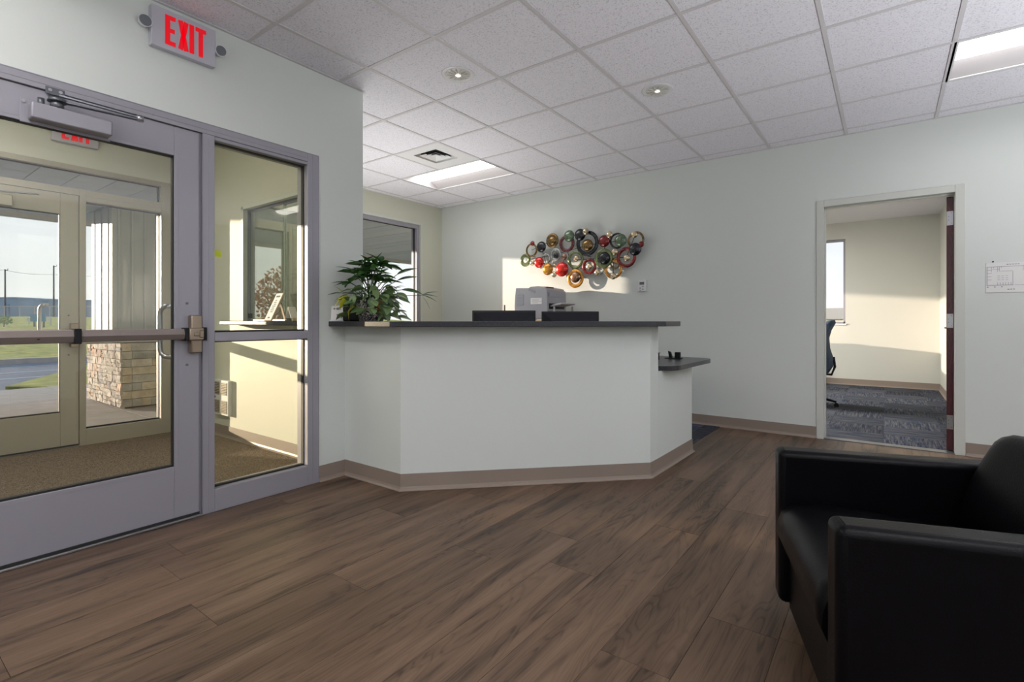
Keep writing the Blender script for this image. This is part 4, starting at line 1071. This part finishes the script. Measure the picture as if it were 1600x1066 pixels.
def leaf(base, dirv, L, kind):
    """base world point, direction the leaf points; meshes shared per kind"""
    if kind not in LM:
        shp = {'d': (1, .20, .22, .18, False), 'l': (1, .11, .3, .25, False), 'p': (1, .36, .18, .22, True), 'y': (1, .34, .2, .3, True), 'b': (1, .36, .5, .5, True), 's': (1, .075, .3, .2, False)}[kind]
        me = leaf_mesh('leaf', *shp); me.materials.append(M[{'d': 'leaf_d', 'l': 'leaf_d', 'p': 'leaf_p', 'y': 'leaf_y', 'b': 'leaf_b', 's': 'leaf_d'}[kind]]); LM[kind] = me
    o = bpy.data.objects.new('leaf', LM[kind]); COL.objects.link(o); o.parent = pt; o.matrix_parent_inverse = pw(pt).inverted()
    d = Vector(dirv).normalized(); side = d.cross(Vector((0, 0, 1)))
    if side.length < .05: side = Vector((1, 0, 0))
    side.normalize(); up = side.cross(d)
    rl = random.uniform(-.5, .5); side2 = side*math.cos(rl)+up*math.sin(rl); up2 = side2.cross(d)
    mt = Matrix((side2, d, up2)).transposed().to_4x4()
    o.rotation_mode = 'XYZ'; o.rotation_euler = mt.to_euler(); o.location = base; o.scale = (L, L, L)
    return o
rnd = random.Random(11)
stems = bm_new()
TOPC = PC+Vector((.0, 0, .12))
def cl(v):
    v = Vector(v)
    if v.x < -2.99 and v.y < 2.26: v.x = -2.99
    return v
def tip_ok(b, d, L):
    e = b+Vector(d).normalized()*L
    return not (e.x < -3.0 and e.y < 2.28) and e.z > 1.075
# upper dark leaf cluster in whorls on stems
for s in range(21):
    a = 2*PI*s/21+rnd.uniform(-.2, .2); rr = rnd.uniform(.02, .17); h = rnd.uniform(.16, .30)-rr*.25
    end = TOPC+Vector((math.cos(a)*rr+.01, math.sin(a)*rr, h))
    mid = TOPC+Vector((math.cos(a)*rr*.35, math.sin(a)*rr*.35, h*.6))
    if end.x < -2.97: end.x = -2.95
    tube(stems, [TOPC+Vector((math.cos(a)*.02, math.sin(a)*.02, 0)), mid, end], .003, 6)
    for k in range(6):
        b = a+2*PI*k/6+rnd.uniform(-.3, .3)
        dv_ = (math.cos(b)+math.cos(a)*.5, math.sin(b)+math.sin(a)*.5, rnd.uniform(-.25, .55)); L = rnd.uniform(.085, .135)
        if tip_ok(end, dv_, L): leaf(end, dv_, L, 'd')
# long side leaves
for dx, dz, ex, ez in ((-.10, .30, -1, .45), (-.13, .22, -1, .22), (.17, .24, 1, .35), (.2, .18, 1, -.05), (.17, .28, 1, .5), (.0, .31, .35, .9)):
    b = PC+rg*dx+Vector((0, 0, dz+.03)); d_ = rg*ex+Vector((0, 0, ez))
    tube(stems, [TOPC, (TOPC+b)/2+Vector((0, 0, .03)), b], .0026, 6)
    leaf(b, d_, .145, 'd' if abs(ex) > .5 else 'd')
# far right thin sprig
b = PC+rg*.335+Vector((0, 0, .175))
tube(stems, [TOPC, PC+rg*.18+Vector((0, 0, .17)), b], .0022, 6)
for d_ in ((.9, .35), (1, -.25), (.7, -.8), (.85, .05)): leaf(b, rg*d_[0]+Vector((0, 0, d_[1])), .115, 's')
# pale trailing heart leaves
for s in range(70):
    a = rnd.uniform(0, 2*PI); rr = rnd.uniform(.07, .21); h = rnd.uniform(.02, .19)
    end = PC+Vector((math.cos(a)*rr, math.sin(a)*rr, h))+rg*rnd.uniform(-.02, .06)
    if end.x < -2.96: continue
    dv_ = Vector((math.cos(a)+rnd.uniform(-.5, .5), math.sin(a)+rnd.uniform(-.5, .5), rnd.uniform(-.8, .25))); L = rnd.uniform(.06, .10)
    if end.z+dv_.normalized().z*L < 1.068:
        continue
    if not tip_ok(end, dv_, L): continue
    o = leaf(end, dv_, L, 'p')
    if s % 2 == 0: tube(stems, [TOPC+Vector((math.cos(a)*.05, math.sin(a)*.05, 0)), PC+Vector((math.cos(a)*rr*.7, math.sin(a)*rr*.7, h+.04)), end], .0022, 6)
for s in range(46):
    a = rnd.uniform(0, 2*PI); rr = rnd.uniform(.03, .17); h = rnd.uniform(.15, .27)-rr*.25
    end = PC+Vector((math.cos(a)*rr, math.sin(a)*rr, h))+rg*rnd.uniform(0, .06)
    if end.x < -2.94: continue
    dv_ = Vector((math.cos(a)+rnd.uniform(-.5, .5), math.sin(a)+rnd.uniform(-.5, .5), rnd.uniform(-.5, .4))); L = rnd.uniform(.06, .09)
    if tip_ok(end, dv_, L):
        leaf(end, dv_, L, 'p')
        tube(stems, [TOPC+Vector((math.cos(a)*.04, math.sin(a)*.04, 0)), end], .0018, 5)
# front facing pale leaves over the pot
cf = (-fw)
for dx, dz, ex, ez in ((-.075, .155, -.2, -.8), (.035, .14, .15, -1), (-.005, .165, -.3, -.9), (.09, .13, .3, -.7), (.13, .07, .3, -.9), (-.09, .12, -.5, -.5), (.17, .10, .7, -.5), (-.13, .16, -.7, -.3), (.19, .16, .9, -.1), (.06, .19, .2, -.3), (.21, .06, .8, -.3), (.12, .045, -.4, -.5), (-.03, .20, -.5, -.1), (.14, .18, .6, .2)):
    b = PC+rg*dx+cf*.115+Vector((0, 0, dz+.01)); leaf(b, rg*ex+cf*.35+Vector((0, 0, ez)), .085, 'p')
leaf(PC+rg*.10+cf*.12+Vector((0, 0, .135)), rg*.1+cf*.2+Vector((0, 0, -1)), .085, 'b')
# left: dark horizontal leaf and yellow leaves
lb0 = PC+rg*-.17+cf*.06+Vector((0, 0, .185))
tube(stems, [TOPC, PC+rg*-.1+cf*.03+Vector((0, 0, .20)), lb0], .0024, 6)
leaf(lb0, rg*-1+Vector((0, 0, .04)), .10, 'd')
for dx, dz, ex, ez, L in ((-.165, .195, -.3, .4, .05), (-.16, .17, -.35, -.5, .055), (-.12, .155, -.8, -.75, .10), (-.13, .165, -1, -.6, .12), (-.105, .085, -.35, -1, .085), (-.08, .095, -.8, -.5, .06)):
    leaf(PC+rg*dx+cf*.10+Vector((0, 0, dz)), rg*ex+cf*.2+Vector((0, 0, ez)), L, 'y')
obj('stem', stems, 'stem_g', pt)
pt['label'] = 'bushy plant with dark top leaves and yellowing lower leaves in a scroll patterned pot'

# ------------------------------------------------------------------ things on the vestibule shelf
t = thing('tabletop_sign', 'small framed easel sign leaning on the shelf in the vestibule', 'sign', (-3.94, 2.07, 1.065))
q = Matrix.Translation((-3.96, 2.035, 1.066)) @ Matrix.Rotation(R(-5), 4, 'Z')
fq = q @ Matrix.Rotation(R(-24), 4, 'X')
bm = bm_new(); box(bm, (-.065, 0, 0), (.065, .010, .245), .002, 1, mtx=fq); obj('frame', bm, 'brass', t)
bm = bm_new(); box(bm, (-.058, -.002, .007), (.058, .001, .238), mtx=fq); obj('sheet', bm, 'paper', t)
bm = bm_new()
box(bm, (-.035, -.003, .205), (.035, -.0018, .220), mtx=fq)
for k, (a, b) in enumerate(((-.018, .012), (-.028, .02), (-.02, .026), (-.03, .03), (-.026, .022), (-.03, .03), (-.02, .03))): box(bm, (a, -.003, .175-k*.017), (b, -.0018, .182-k*.017), mtx=fq)
box(bm, (-.02, -.003, .02), (.02, -.0018, .032), mtx=fq)
obj('printed_line', bm, 'ink', t)
bm = bm_new(); a = fq @ Vector((0, .011, .20)); flat_bar(bm, a, q @ Vector((0, .14, .003)), .035, .006); obj('easel_leg', bm, 'brass', t)
t = thing('tent_card', 'folded white card standing behind the easel sign', 'card', (-3.86, 2.13, 1.065))
bm = bm_new(); prism(bm, [(-3.83, 1.066), (-3.827, 1.066), (-3.775, 1.166), (-3.725, 1.066), (-3.72, 1.066), (-3.774, 1.175)], 2.10, 2.16, 'Y'); obj('card', bm, 'paper', t)
t = thing('stapler', 'small black object lying at the right end of the vestibule shelf', 'stapler', (-3.70, 2.08, 1.065))
bm = bm_new(); box(bm, (-3.76, 2.06, 1.065), (-3.66, 2.09, 1.085), .004); obj('body', bm, 'black', t)
bm = bm_new(); box(bm, (-3.655, 2.06, 1.065), (-3.63, 2.09, 1.088), .003, 1); obj('end_cap', bm, 'cabinet', t)
# wall heater
t = thing('wall_heater', 'white electric wall heater with four louvred openings in the vestibule', 'heater', (-4.95, YP0, .2))
hx0, hx1, hz0, hz1, hy_ = -5.085, -4.775, .205, .525, YP0
bm = bm_new(); box(bm, (hx0, hy_-.035, hz0), (hx1, hy_, hz1), .006); obj('housing', bm, 'white', t)
for i in range(2):
    for j in range(2):
        a0 = hx0+.022+i*.148; c0 = hz0+.02+j*.165
        bm = bm_new(); box(bm, (a0, hy_-.037, c0), (a0+.116, hy_-.0345, c0+.115)); gr_ = obj('grille_opening', bm, 'black', t)
        for k in range(8):
            bm = bm_new(); box(bm, (a0, hy_-.040, c0+.006+k*.0145), (a0+.116, hy_-.036, c0+.011+k*.0145)); obj('slat', bm, 'cabinet', gr_)
bm = bm_new(); cyl(bm, (hx0+.05, hy_-.045, hz0+.16), (hx0+.05, hy_-.034, hz0+.16), .010); obj('knob', bm, 'black', t)
bm = bm_new(); box(bm, (XS-.0465, 1.283, 1.43), (XS-.0462, 1.32, 1.466)); tag(obj('sticky_note', bm, 'note'), 'small bright yellow note stuck on the sidelight glass beside the door', 'note')

# ------------------------------------------------------------------ armchair
th = R(18.5)
ac = thing('armchair', 'black leather tub armchair with square arms, cut by the right edge', 'armchair', (-.341, 2.084, 0), th)
# local: x = towards the back, y = towards the far side (far arm y 0..-.095, near arm -.696..-.79)
def arm(y1, y0):
    bm = bm_new(); box(bm, (0, y0, .055), (.74, y1, .60), .022, 4); return obj('arm', bm, 'leather', ac, local=True)
for y1, y0 in ((0, -.095), (-.696, -.791)):
    o = arm(y1, y0)
    bm = bm_new()
    tube(bm, [(.022, y0+.004, .06), (.022, y0+.001, .3), (.022, y0+.001, .578), (.022, y0+.008, .594), (.022, y0+.024, .6005), (.022, y1-.024, .6005), (.022, y1-.008, .594), (.022, y1-.001, .578), (.022, y1-.001, .3)], .0013, 6)
    obj('seam', bm, 'leather', o, local=True)
bm = bm_new(); box(bm, (.032, -.697, .045), (.70, -.094, .30), .008, 2); obj('base', bm, 'leather', ac, local=True)
# seat cushion with rolled front
bm = bm_new()
prof = [(.035, .265), (.008, .275), (-.008, .31), (-.006, .36), (.006, .40), (.035, .425), (.10, .437), (.25, .432), (.52, .41), (.60, .40), (.60, .27)]
nseg = 8; rings = []
for i in range(nseg+1):
    s = i/nseg; y = -.097-s*.597; puff = 1-abs(2*s-1)**6
    rings.append([bm.verts.new((x, y, z*(1) - (0 if z < .35 else .012*(1-puff)))) for x, z in prof])
for A, B in zip(rings, rings[1:]):
    for k in range(len(prof)): bm.faces.new((A[k], A[(k+1) % len(prof)], B[(k+1) % len(prof)], B[k])).smooth = True
bm.faces.new(rings[0]); bm.faces.new(rings[-1]); obj('seat_cushion', bm, 'leather', ac, local=True)
# back cushion
bm = bm_new()
prof = [(.49, .40), (.515, .50), (.540, .57), (.565, .63), (.583, .670), (.596, .695), (.613, .711), (.638, .719), (.67, .716), (.70, .706), (.73, .69), (.76, .66), (.775, .60), (.775, .06), (.66, .06), (.60, .30)]
rings = []; nseg = 24
for i in range(nseg+1):
    s = .5-.5*math.cos(PI*i/nseg); y = -.094-s*.603; e_ = abs(2*s-1)**9
    rings.append([bm.verts.new((x+.030*e_*(1 if x < .64 else -1), y, z-(.040*e_*(z-.55)/.16 if z > .55 else 0))) for x, z in prof])
for A, B in zip(rings, rings[1:]):
    for k in range(len(prof)): bm.faces.new((A[k], A[(k+1) % len(prof)], B[(k+1) % len(prof)], B[k])).smooth = True
bm.faces.new(rings[0]); bm.faces.new(rings[-1]); obj('backrest', bm, 'leather', ac, local=True)
bm = bm_new(); box(bm, (.735, -.791, .055), (.80, 0, .60), .02, 3); obj('back_panel', bm, 'leather', ac, local=True)
for x_, y_ in ((.09, -.06), (.09, -.73), (.70, -.06), (.70, -.73)):
    bm = bm_new(); cyl(bm, (x_, y_, 0), (x_, y_, .058), .02, .025); obj('leg', bm, 'black', ac, local=True)

# ------------------------------------------------------------------ office furniture
oc = thing('office_chair', 'blue fabric swivel chair on castors in the office doorway', 'office chair', (-.80, 7.28, 0))
c = Vector((-.80, 7.28, 0))
for k in range(5):
    a = 2*PI*k/5+R(2); e = c+Vector((math.cos(a)*.30, math.sin(a)*.30, .065))
    bm = bm_new(); tube(bm, [c+Vector((0, 0, .11)), c+Vector((math.cos(a)*.15, math.sin(a)*.15, .10)), e], .022, 8, .014); l_ = obj('leg', bm, 'black', oc)
    bm = bm_new(); q_ = Vector((-math.sin(a), math.cos(a), 0)); cyl(bm, e+Vector((0, 0, -.038))+q_*-.022, e+Vector((0, 0, -.038))+q_*.022, .027, n=16); obj('castor', bm, 'black', l_)
bm = bm_new(); cyl(bm, c+Vector((0, 0, .10)), c+Vector((0, 0, .42)), .025); obj('gas_lift', bm, 'black', oc)
bm = bm_new(); box(bm, (c.x-.25, c.y-.25, .42), (c.x+.22, c.y+.25, .50), .035, 4); obj('seat', bm, 'blue_fab', oc)
bm = bm_new(); prof = [(.205, .55), (.225, .70), (.215, .85), (.255, 1.00), (.285, 1.07), (.25, 1.075), (.20, 1.02), (.165, .86), (.165, .72), (.15, .58), (.13, .42), (.20, .40), (.25, .46)]
prof = [(.16, .44), (.22, .42), (.265, .50), (.27, .60), (.235, .72), (.225, .85), (.25, .95), (.295, 1.04), (.285, 1.075), (.23, 1.07), (.19, .98), (.17, .85), (.18, .70), (.19, .58)]
rings = []
for i in range(9):
    s = i/8; y = c.y-.23+.46*s; sh = -.05*abs(2*s-1)**2; zz = -.05*abs(2*s-1)**4
    rings.append([bm.verts.new((c.x+x+sh, y, z+zz*(1 if z > .8 else 0))) for x, z in prof])
for A, B in zip(rings, rings[1:]):
    for k in range(len(prof)): bm.faces.new((A[k], A[(k+1) % len(prof)], B[(k+1) % len(prof)], B[k])).smooth = True
bm.faces.new(rings[0]); bm.faces.new(rings[-1]); obj('backrest', bm, 'blue_fab', oc)
bm = bm_new(); tube(bm, [c+Vector((.05, 0, .40)), c+Vector((.25, 0, .40)), c+Vector((.285, 0, .50)), c+Vector((.27, 0, .62))], .015, 8); obj('back_support', bm, 'black', oc)
od = thing('office_desk', 'office desk hidden left of the doorway', 'desk', (-2.0, 9.3, 0))
bm = bm_new(); box(bm, (-3.2, 8.9, .74), (-1.25, 9.6, .775), .003, 1); obj('desktop', bm, 'cabinet', od)
bm = bm_new(); box(bm, (-1.62, 8.95, .0), (-1.27, 9.55, .74), .003, 1); obj('pedestal', bm, 'cabinet', od)
bm = bm_new(); box(bm, (-3.18, 8.95, .0), (-3.14, 9.55, .74), .003, 1); obj('side_panel', bm, 'cabinet', od)

# ------------------------------------------------------------------ outside: canopy, pillar
cp = struct('trim_3'); CZ = 2.55
bm = bm_new(); box(bm, (-9.75, -7, CZ+.015), (XE-.16, 11, CZ+.2)); obj('canopy_deck', bm, 'fascia', cp)
k = 0; y = -6.9
while y < 10.9:
    quick('soffit_plank', *boxdata(-9.6, XE-.165 if y < 2.2 else XW-.185, y+.004, y+.30-.004, CZ-random.uniform(0, .002), CZ+.014), 'soffit', cp); y += .30
bm = bm_new(); box(bm, (-9.75, -7, 2.49), (-9.6, 11, CZ+.2)); obj('eave_beam', bm, 'fascia', cp)
# downspout lights in soffit
pc_ = thing('stone_pillar', 'canopy pillar with stacked stone base and white ribbed siding above, outside the entrance', 'pillar', (-8.2, 2.5, 0))
QX0, QX1, QY0, QY1 = -8.93, -7.57, 2.10, 2.70
SX1 = -8.02
bm = bm_new(); box(bm, (QX0+.05, QY0+.05, -.05), (QX1-.05, QY1-.05, .90)); obj('core', bm, 'mortar', pc_)
bm = bm_new(); box(bm, (QX0-.02, QY0-.02, .90), (QX1+.02, QY1+.02, .95), .006, 1); obj('ledge', bm, 'concrete', pc_)
rr_ = random.Random(5)
def rough_block(name, x0, x1, y0, y1, z0, z1, face, amp, m):
    bm = bm_new(); box(bm, (x0, y0, z0), (x1, y1, z1))
    if amp > .005:
        bmesh.ops.subdivide_edges(bm, edges=bm.edges, cuts=1, use_grid_fill=True)
    for v in bm.verts:
        if face == 'Y' and v.co.y < y0+.001: v.co.y += rr_.uniform(-amp, amp*.3); v.co.x += rr_.uniform(-.006, .006)*(amp > .005)
        if face == 'X' and v.co.x > x1-.001: v.co.x += rr_.uniform(-amp*.3, amp)
    return obj(name, bm, m, pc_)
z = 0.0
while z < .895:
    h = min(.0985, .90-z)
    x = QX1-.004; first = True
    while x > QX0+.01:
        L = rr_.uniform(.07, .24); x0 = max(QX0, x-L)
        if x0-QX0 < .06: x0 = QX0
        nh = 1 if (h < .06 or rr_.random() < .55) else 2
        for q_ in range(nh):
            rough_block('stone', x0+.003, x-.003, QY0, QY0+.10, z+h*q_/nh+.003, z+h*(q_+1)/nh-.003, 'Y', .013, 'stone_r')
        x = x0
    y = QY0+.10 if int(z/.0985) % 2 else QY0+.11
    rough_block('stone', QX1-.10, QX1, QY0+.012, y-.002, z+.003, z+h-.003, 'X', .006, 'stone')
    while y < QY1-.01:
        L = rr_.choice((.10, .22, .35, .45)); y1_ = min(QY1, y+L)
        if QY1-y1_ < .05: y1_ = QY1
        rough_block('stone', QX1-.10, QX1, y+.002, y1_-.002, z+.003, z+h-.003, 'X', .004, 'stone'); y = y1_
    z += h
bm = bm_new(); box(bm, (QX0+.06, QY0+.03, .95), (SX1, QY1-.03, CZ)); obj('siding', bm, 'siding', pc_)
for x_ in (-8.72, -8.44, -8.16):
    bm = bm_new(); box(bm, (x_-.012, QY0+.020, .95), (x_+.012, QY0+.031, CZ), .002, 1); obj('batten', bm, 'fascia', pc_)
for y_ in (2.20, 2.34, 2.48, 2.61):
    bm = bm_new(); box(bm, (SX1-.001, y_-.012, .95), (SX1+.016, y_+.012, CZ), .003, 1); obj('batten', bm, 'siding', pc_)

# ground
gd = struct('ground')
def flat(name, poly, z, m, th_=.02):
    bm = bm_new(); prism(bm, poly, z-th_, z); o = obj(name, bm, m, gd); return o
flat('soil_base', [(-300, -300), (-5.71, -300), (-5.71, 300), (-300, 300)], -.22, 'asphalt')
flat('soil_base', [(-5.71, 10.2), (300, 10.2), (300, 300), (-5.71, 300)], -.22, 'grass')
# walkway slabs
xs_ = [-5.71, -7.45, -9.2, -11.2]
for i in range(3):
    for j in range(-6, 7):
        flat('paving_slab', [(xs_[i]-.006, j*1.9+.01+.2), (xs_[i]-.006, j*1.9+1.9-.006+.2), (xs_[i+1]+.006, j*1.9+1.9-.006+.2), (xs_[i+1]+.006, j*1.9+.01+.2)], -.02, 'concrete', .1)
flat('walk_bed', [(-11.2, -12), (-5.71, -12), (-5.71, 14), (-11.2, 14)], -.035, 'mortar', .1)
flat('lawn', [(-12.0, 1.75), (-11.25, 2.25), (-11.3, 14), (-18.5, 14), (-16.2, 3.8)], -.04, 'grass', .05)
flat('road_stripe', [(-13.4, -3.0), (-13.4, 1.3), (-13.5, 1.3), (-13.5, -3.0)], -.215, 'stripe')
for k, x_ in enumerate((-14.9, -16.6, -18.6)):
    flat('road_stripe', [(x_, -4), (x_-1.2, 6), (x_-1.32, 6), (x_-.12, -4)], -.215, 'stripe')
# far lawn and rising bank
bm = bm_new()
nx, ny = 30, 60; V = []
rb = random.Random(3)
for i in range(nx+1):
    X = -21-i*(115/nx); row = []
    for j in range(ny+1):
        Y = -45+j*(110/ny)
        s = min(1, max(0, (-X-45)/50)); hgt = -.10+.45*min(1, (-X-21)/25)+1.25*s*s*(3-2*s)+(rb.uniform(-.07, .07) if i > 1 else 0)
        row.append(bm.verts.new((X, Y, hgt)))
    V.append(row)
for i in range(nx):
    for j in range(ny): bm.faces.new((V[i][j], V[i][j+1], V[i+1][j+1], V[i+1][j])).smooth = True
obj('far_lawn', bm, 'grass', gd)

flat('kerb', [(-21.15, -45), (-20.85, -45), (-20.85, 65), (-21.15, 65)], -.06, 'concrete', .2)
# far things: depth along view
def at(px, depth): return fw*depth+rg*((px-816.56)/785.63*depth)
def zat(py, depth): return 1.065+(501.5-py)/785.63*depth
# signboard with two posts, guard rail
p = at(59, 42); dirr = rg
t = thing('signboard', 'blue back of a roadside signboard on two posts', 'signboard', (p.x, p.y, zat(508, 42)))
rot = Matrix.Translation((p.x, p.y, 0)) @ Matrix.Rotation(.6265, 4, 'Z')
bm = bm_new(); box(bm, (-.62, 0, zat(502.5, 42)), (.62, .06, zat(491, 42)), mtx=rot); obj('panel', bm, 'signback', t)
for x_ in (-.38, .40):
    bm = bm_new(); box(bm, (x_-.05, .06, -.1), (x_+.05, .14, zat(491, 42)), mtx=rot); obj('post', bm, 'steel_d', t)
t = thing('guard_rail', 'pale two-rail barrier behind the blue signboard', 'guard rail', (p.x, p.y, 0))
rot2 = Matrix.Translation((*at(61, 46).xy, 0)) @ Matrix.Rotation(.6265, 4, 'Z')
for (z0_, z1_) in ((zat(501.3, 46), zat(499.5, 46)), (zat(498.6, 46), zat(496.6, 46))):
    bm = bm_new(); box(bm, (-1.15, 0, z0_), (1.15, .05, z1_), mtx=rot2); obj('rail', bm, 'rail', t)
for x_ in (-1.0, 0, 1.0):
    bm = bm_new(); box(bm, (x_-.05, .05, 0), (x_+.05, .12, zat(496.6, 46)), mtx=rot2); obj('post', bm, 'rail', t)
# long blue building with stepped roof
t = thing('warehouse', 'long low blue metal warehouse on the horizon beyond the fence', 'building', (*at(20, 125).xy, 0))
rb_ = Matrix.Translation((*at(20, 125).xy, 0)) @ Matrix.Rotation(.6265, 4, 'Z')
zt = zat(466, 125)
for x0, x1, dz in ((-60, .9, 0), (.9, 5.4, -.3), (5.4, 30, -.7)):
    bm = bm_new(); box(bm, (x0, 0, 0), (x1, 20, zt+dz), mtx=rb_); box(bm, (x0, -.15, zt+dz), (x1+.1, 20, zt+dz+.25), mtx=rb_); obj('hall', bm, 'bluebldg', t)
for x_ in (-1.2, 6.6, -12):
    bm = bm_new(); box(bm, (x_-.35, -.2, 0), (x_+.35, 0, zt-1.6), mtx=rb_); obj('wall_panel', bm, 'signback', t)
# chain-link fence
t = thing('chain_link_fence', 'chain-link fence with top rail in front of the blue warehouse', 'fence', (*at(30, 70).xy, 0))
rf_ = Matrix.Translation((*at(30, 70).xy, 0)) @ Matrix.Rotation(.6265, 4, 'Z')
zb_, zt_ = zat(496, 70), zat(478.5, 70)
for k in range(-8, 9):
    bm = bm_new(); box(bm, (k*2.1-.04, 0, zb_-1), (k*2.1+.04, .08, zt_), mtx=rf_); obj('post', bm, 'galv', t)
bm = bm_new(); box(bm, (-17, 0, zt_-.05), (17, .06, zt_+.03), mtx=rf_); obj('top_rail', bm, 'galv', t)
bm = bm_new()
for k in range(-110, 110):
    for s in (-1, 1):
        x_ = k*.155; H_ = zt_-zb_
        v = [bm.verts.new(rf_ @ Vector(p_)) for p_ in ((x_-.007, .03, zb_), (x_+.007, .03, zb_), (x_+.007+s*H_*.6, .03, zt_), (x_-.007+s*H_*.6, .03, zt_))]; bm.faces.new(v)
obj('wire_mesh', bm, 'galv', t, kind='stuff')
# power poles and wire
for px_, py_, lb_ in ((8, 421, 'dark power pole on the left, standing before the warehouse'), (84, 415, 'dark power pole nearer the outer door frame')):
    q_ = at(px_, 82); zt2 = zat(py_, 82)
    t = thing('power_pole', lb_, 'power pole', (q_.x, q_.y, 0), group='power poles')
    bm = bm_new(); cyl(bm, (q_.x, q_.y, 0), (q_.x, q_.y, zt2), .13, .10, 10); obj('pole', bm, 'pole', t)
    bm = bm_new(); a = q_+rg*-.1; b = q_+rg*.42; cyl(bm, (a.x, a.y, zt2-.15), (b.x, b.y, zt2-.15), .04, n=6); obj('crossarm', bm, 'pole', t)
    bm = bm_new(); cyl(bm, (b.x, b.y, zt2-.15), (b.x, b.y, zt2+.12), .05, n=6); obj('insulator', bm, 'steel_d', t)
A = at(-150, 82); B = at(8, 82); C_2 = at(84, 82); D2 = at(190, 82)
bm = bm_new()
for P_, Q_, za, zb2 in ((A, B, zat(418, 82), zat(422, 82)), (B, C_2, zat(422.5, 82), zat(429, 82)), (C_2, D2, zat(429, 82), zat(430, 82))):
    pts = [(P_*(1-k/8)+Q_*(k/8))+Vector((0, 0, za*(1-k/8)+zb2*(k/8)-.25*math.sin(PI*k/8))) for k in range(9)]; tube(bm, pts, .022, 4)
tag(obj('overhead_wire', bm, 'pole'), 'thin overhead wire strung between the power poles', 'wire')
# low shrub on the bank
def shrub(name, c, r, n, leafm, label, cat, seed, trunk=None, leafsize=.05):
    rs = random.Random(seed); t = thing(name, label, cat, (c[0], c[1], c[2]-r*1.0))
    bm = bm_new()
    for k in range(n):
        while True:
            v = Vector((rs.uniform(-1, 1), rs.uniform(-1, 1), rs.uniform(-1, 1)))
            if .35 < v.length < 1: break
        p_ = Vector(c)+Vector((v.x*r, v.y*r, v.z*r*(1.15 if trunk else .7)))
        s = leafsize*rs.uniform(.6, 1.3); d = Vector((rs.gauss(0, 1), rs.gauss(0, 1), rs.gauss(0, 1))).normalized(); e = d.orthogonal().normalized()
        f_ = d.cross(e)
        bm.faces.new([bm.verts.new(p_+e*s), bm.verts.new(p_+f_*s*.5), bm.verts.new(p_-e*s), bm.verts.new(p_-f_*s*.5)])
    obj('foliage', bm, leafm, t, kind='stuff')
    bm = bm_new()
    base = Vector((c[0], c[1], trunk if trunk is not None else c[2]-r*.9)); top = Vector(c)
    tube(bm, [base, (base+top)/2+Vector((.03*r, .02*r, 0)), top], .06*r, 8, .03*r)
    for k in range(14):
        a = rs.uniform(0, 2*PI); e = Vector(c)+Vector((math.cos(a)*r*.8, math.sin(a)*r*.8, rs.uniform(-.3, .95)*r)); m0 = base.lerp(top, rs.uniform(.5, .95))
        tube(bm, [m0, (m0+e)/2+Vector((0, 0, .1*r)), e], .02*r, 5, .006*r)
    obj('branches', bm, 'bark', t)
q_ = at(6, 40); shrub('shrub', (q_.x, q_.y, zat(501, 40)), .55, 260, 'leaf_p', 'small scrubby bush on the lawn at the left edge', 'shrub', 4, leafsize=.07)
# tree that shows mirrored in the sliding window
shrub('tree', (-30, -12.3, 2.3), 1.9, 2600, 'leaf_b', 'sunlit small tree outside, seen only mirrored in the sliding window', 'tree', 8, trunk=-.1, leafsize=.13)
# pale building beyond the office window
t = thing('storage_building', 'long pale low building beyond the office window', 'building', (-8, 60, 0))
bm = bm_new(); box(bm, (-40, 62, -.2), (20, 80, 1.25)); obj('hall', bm, 'paper', t)
bm = bm_new(); prism(bm, [(61.5, 1.25), (80.5, 1.25), (71, 2.6)], -40.4, 20.4, 'X'); obj('roof', bm, 'cabinet', t)
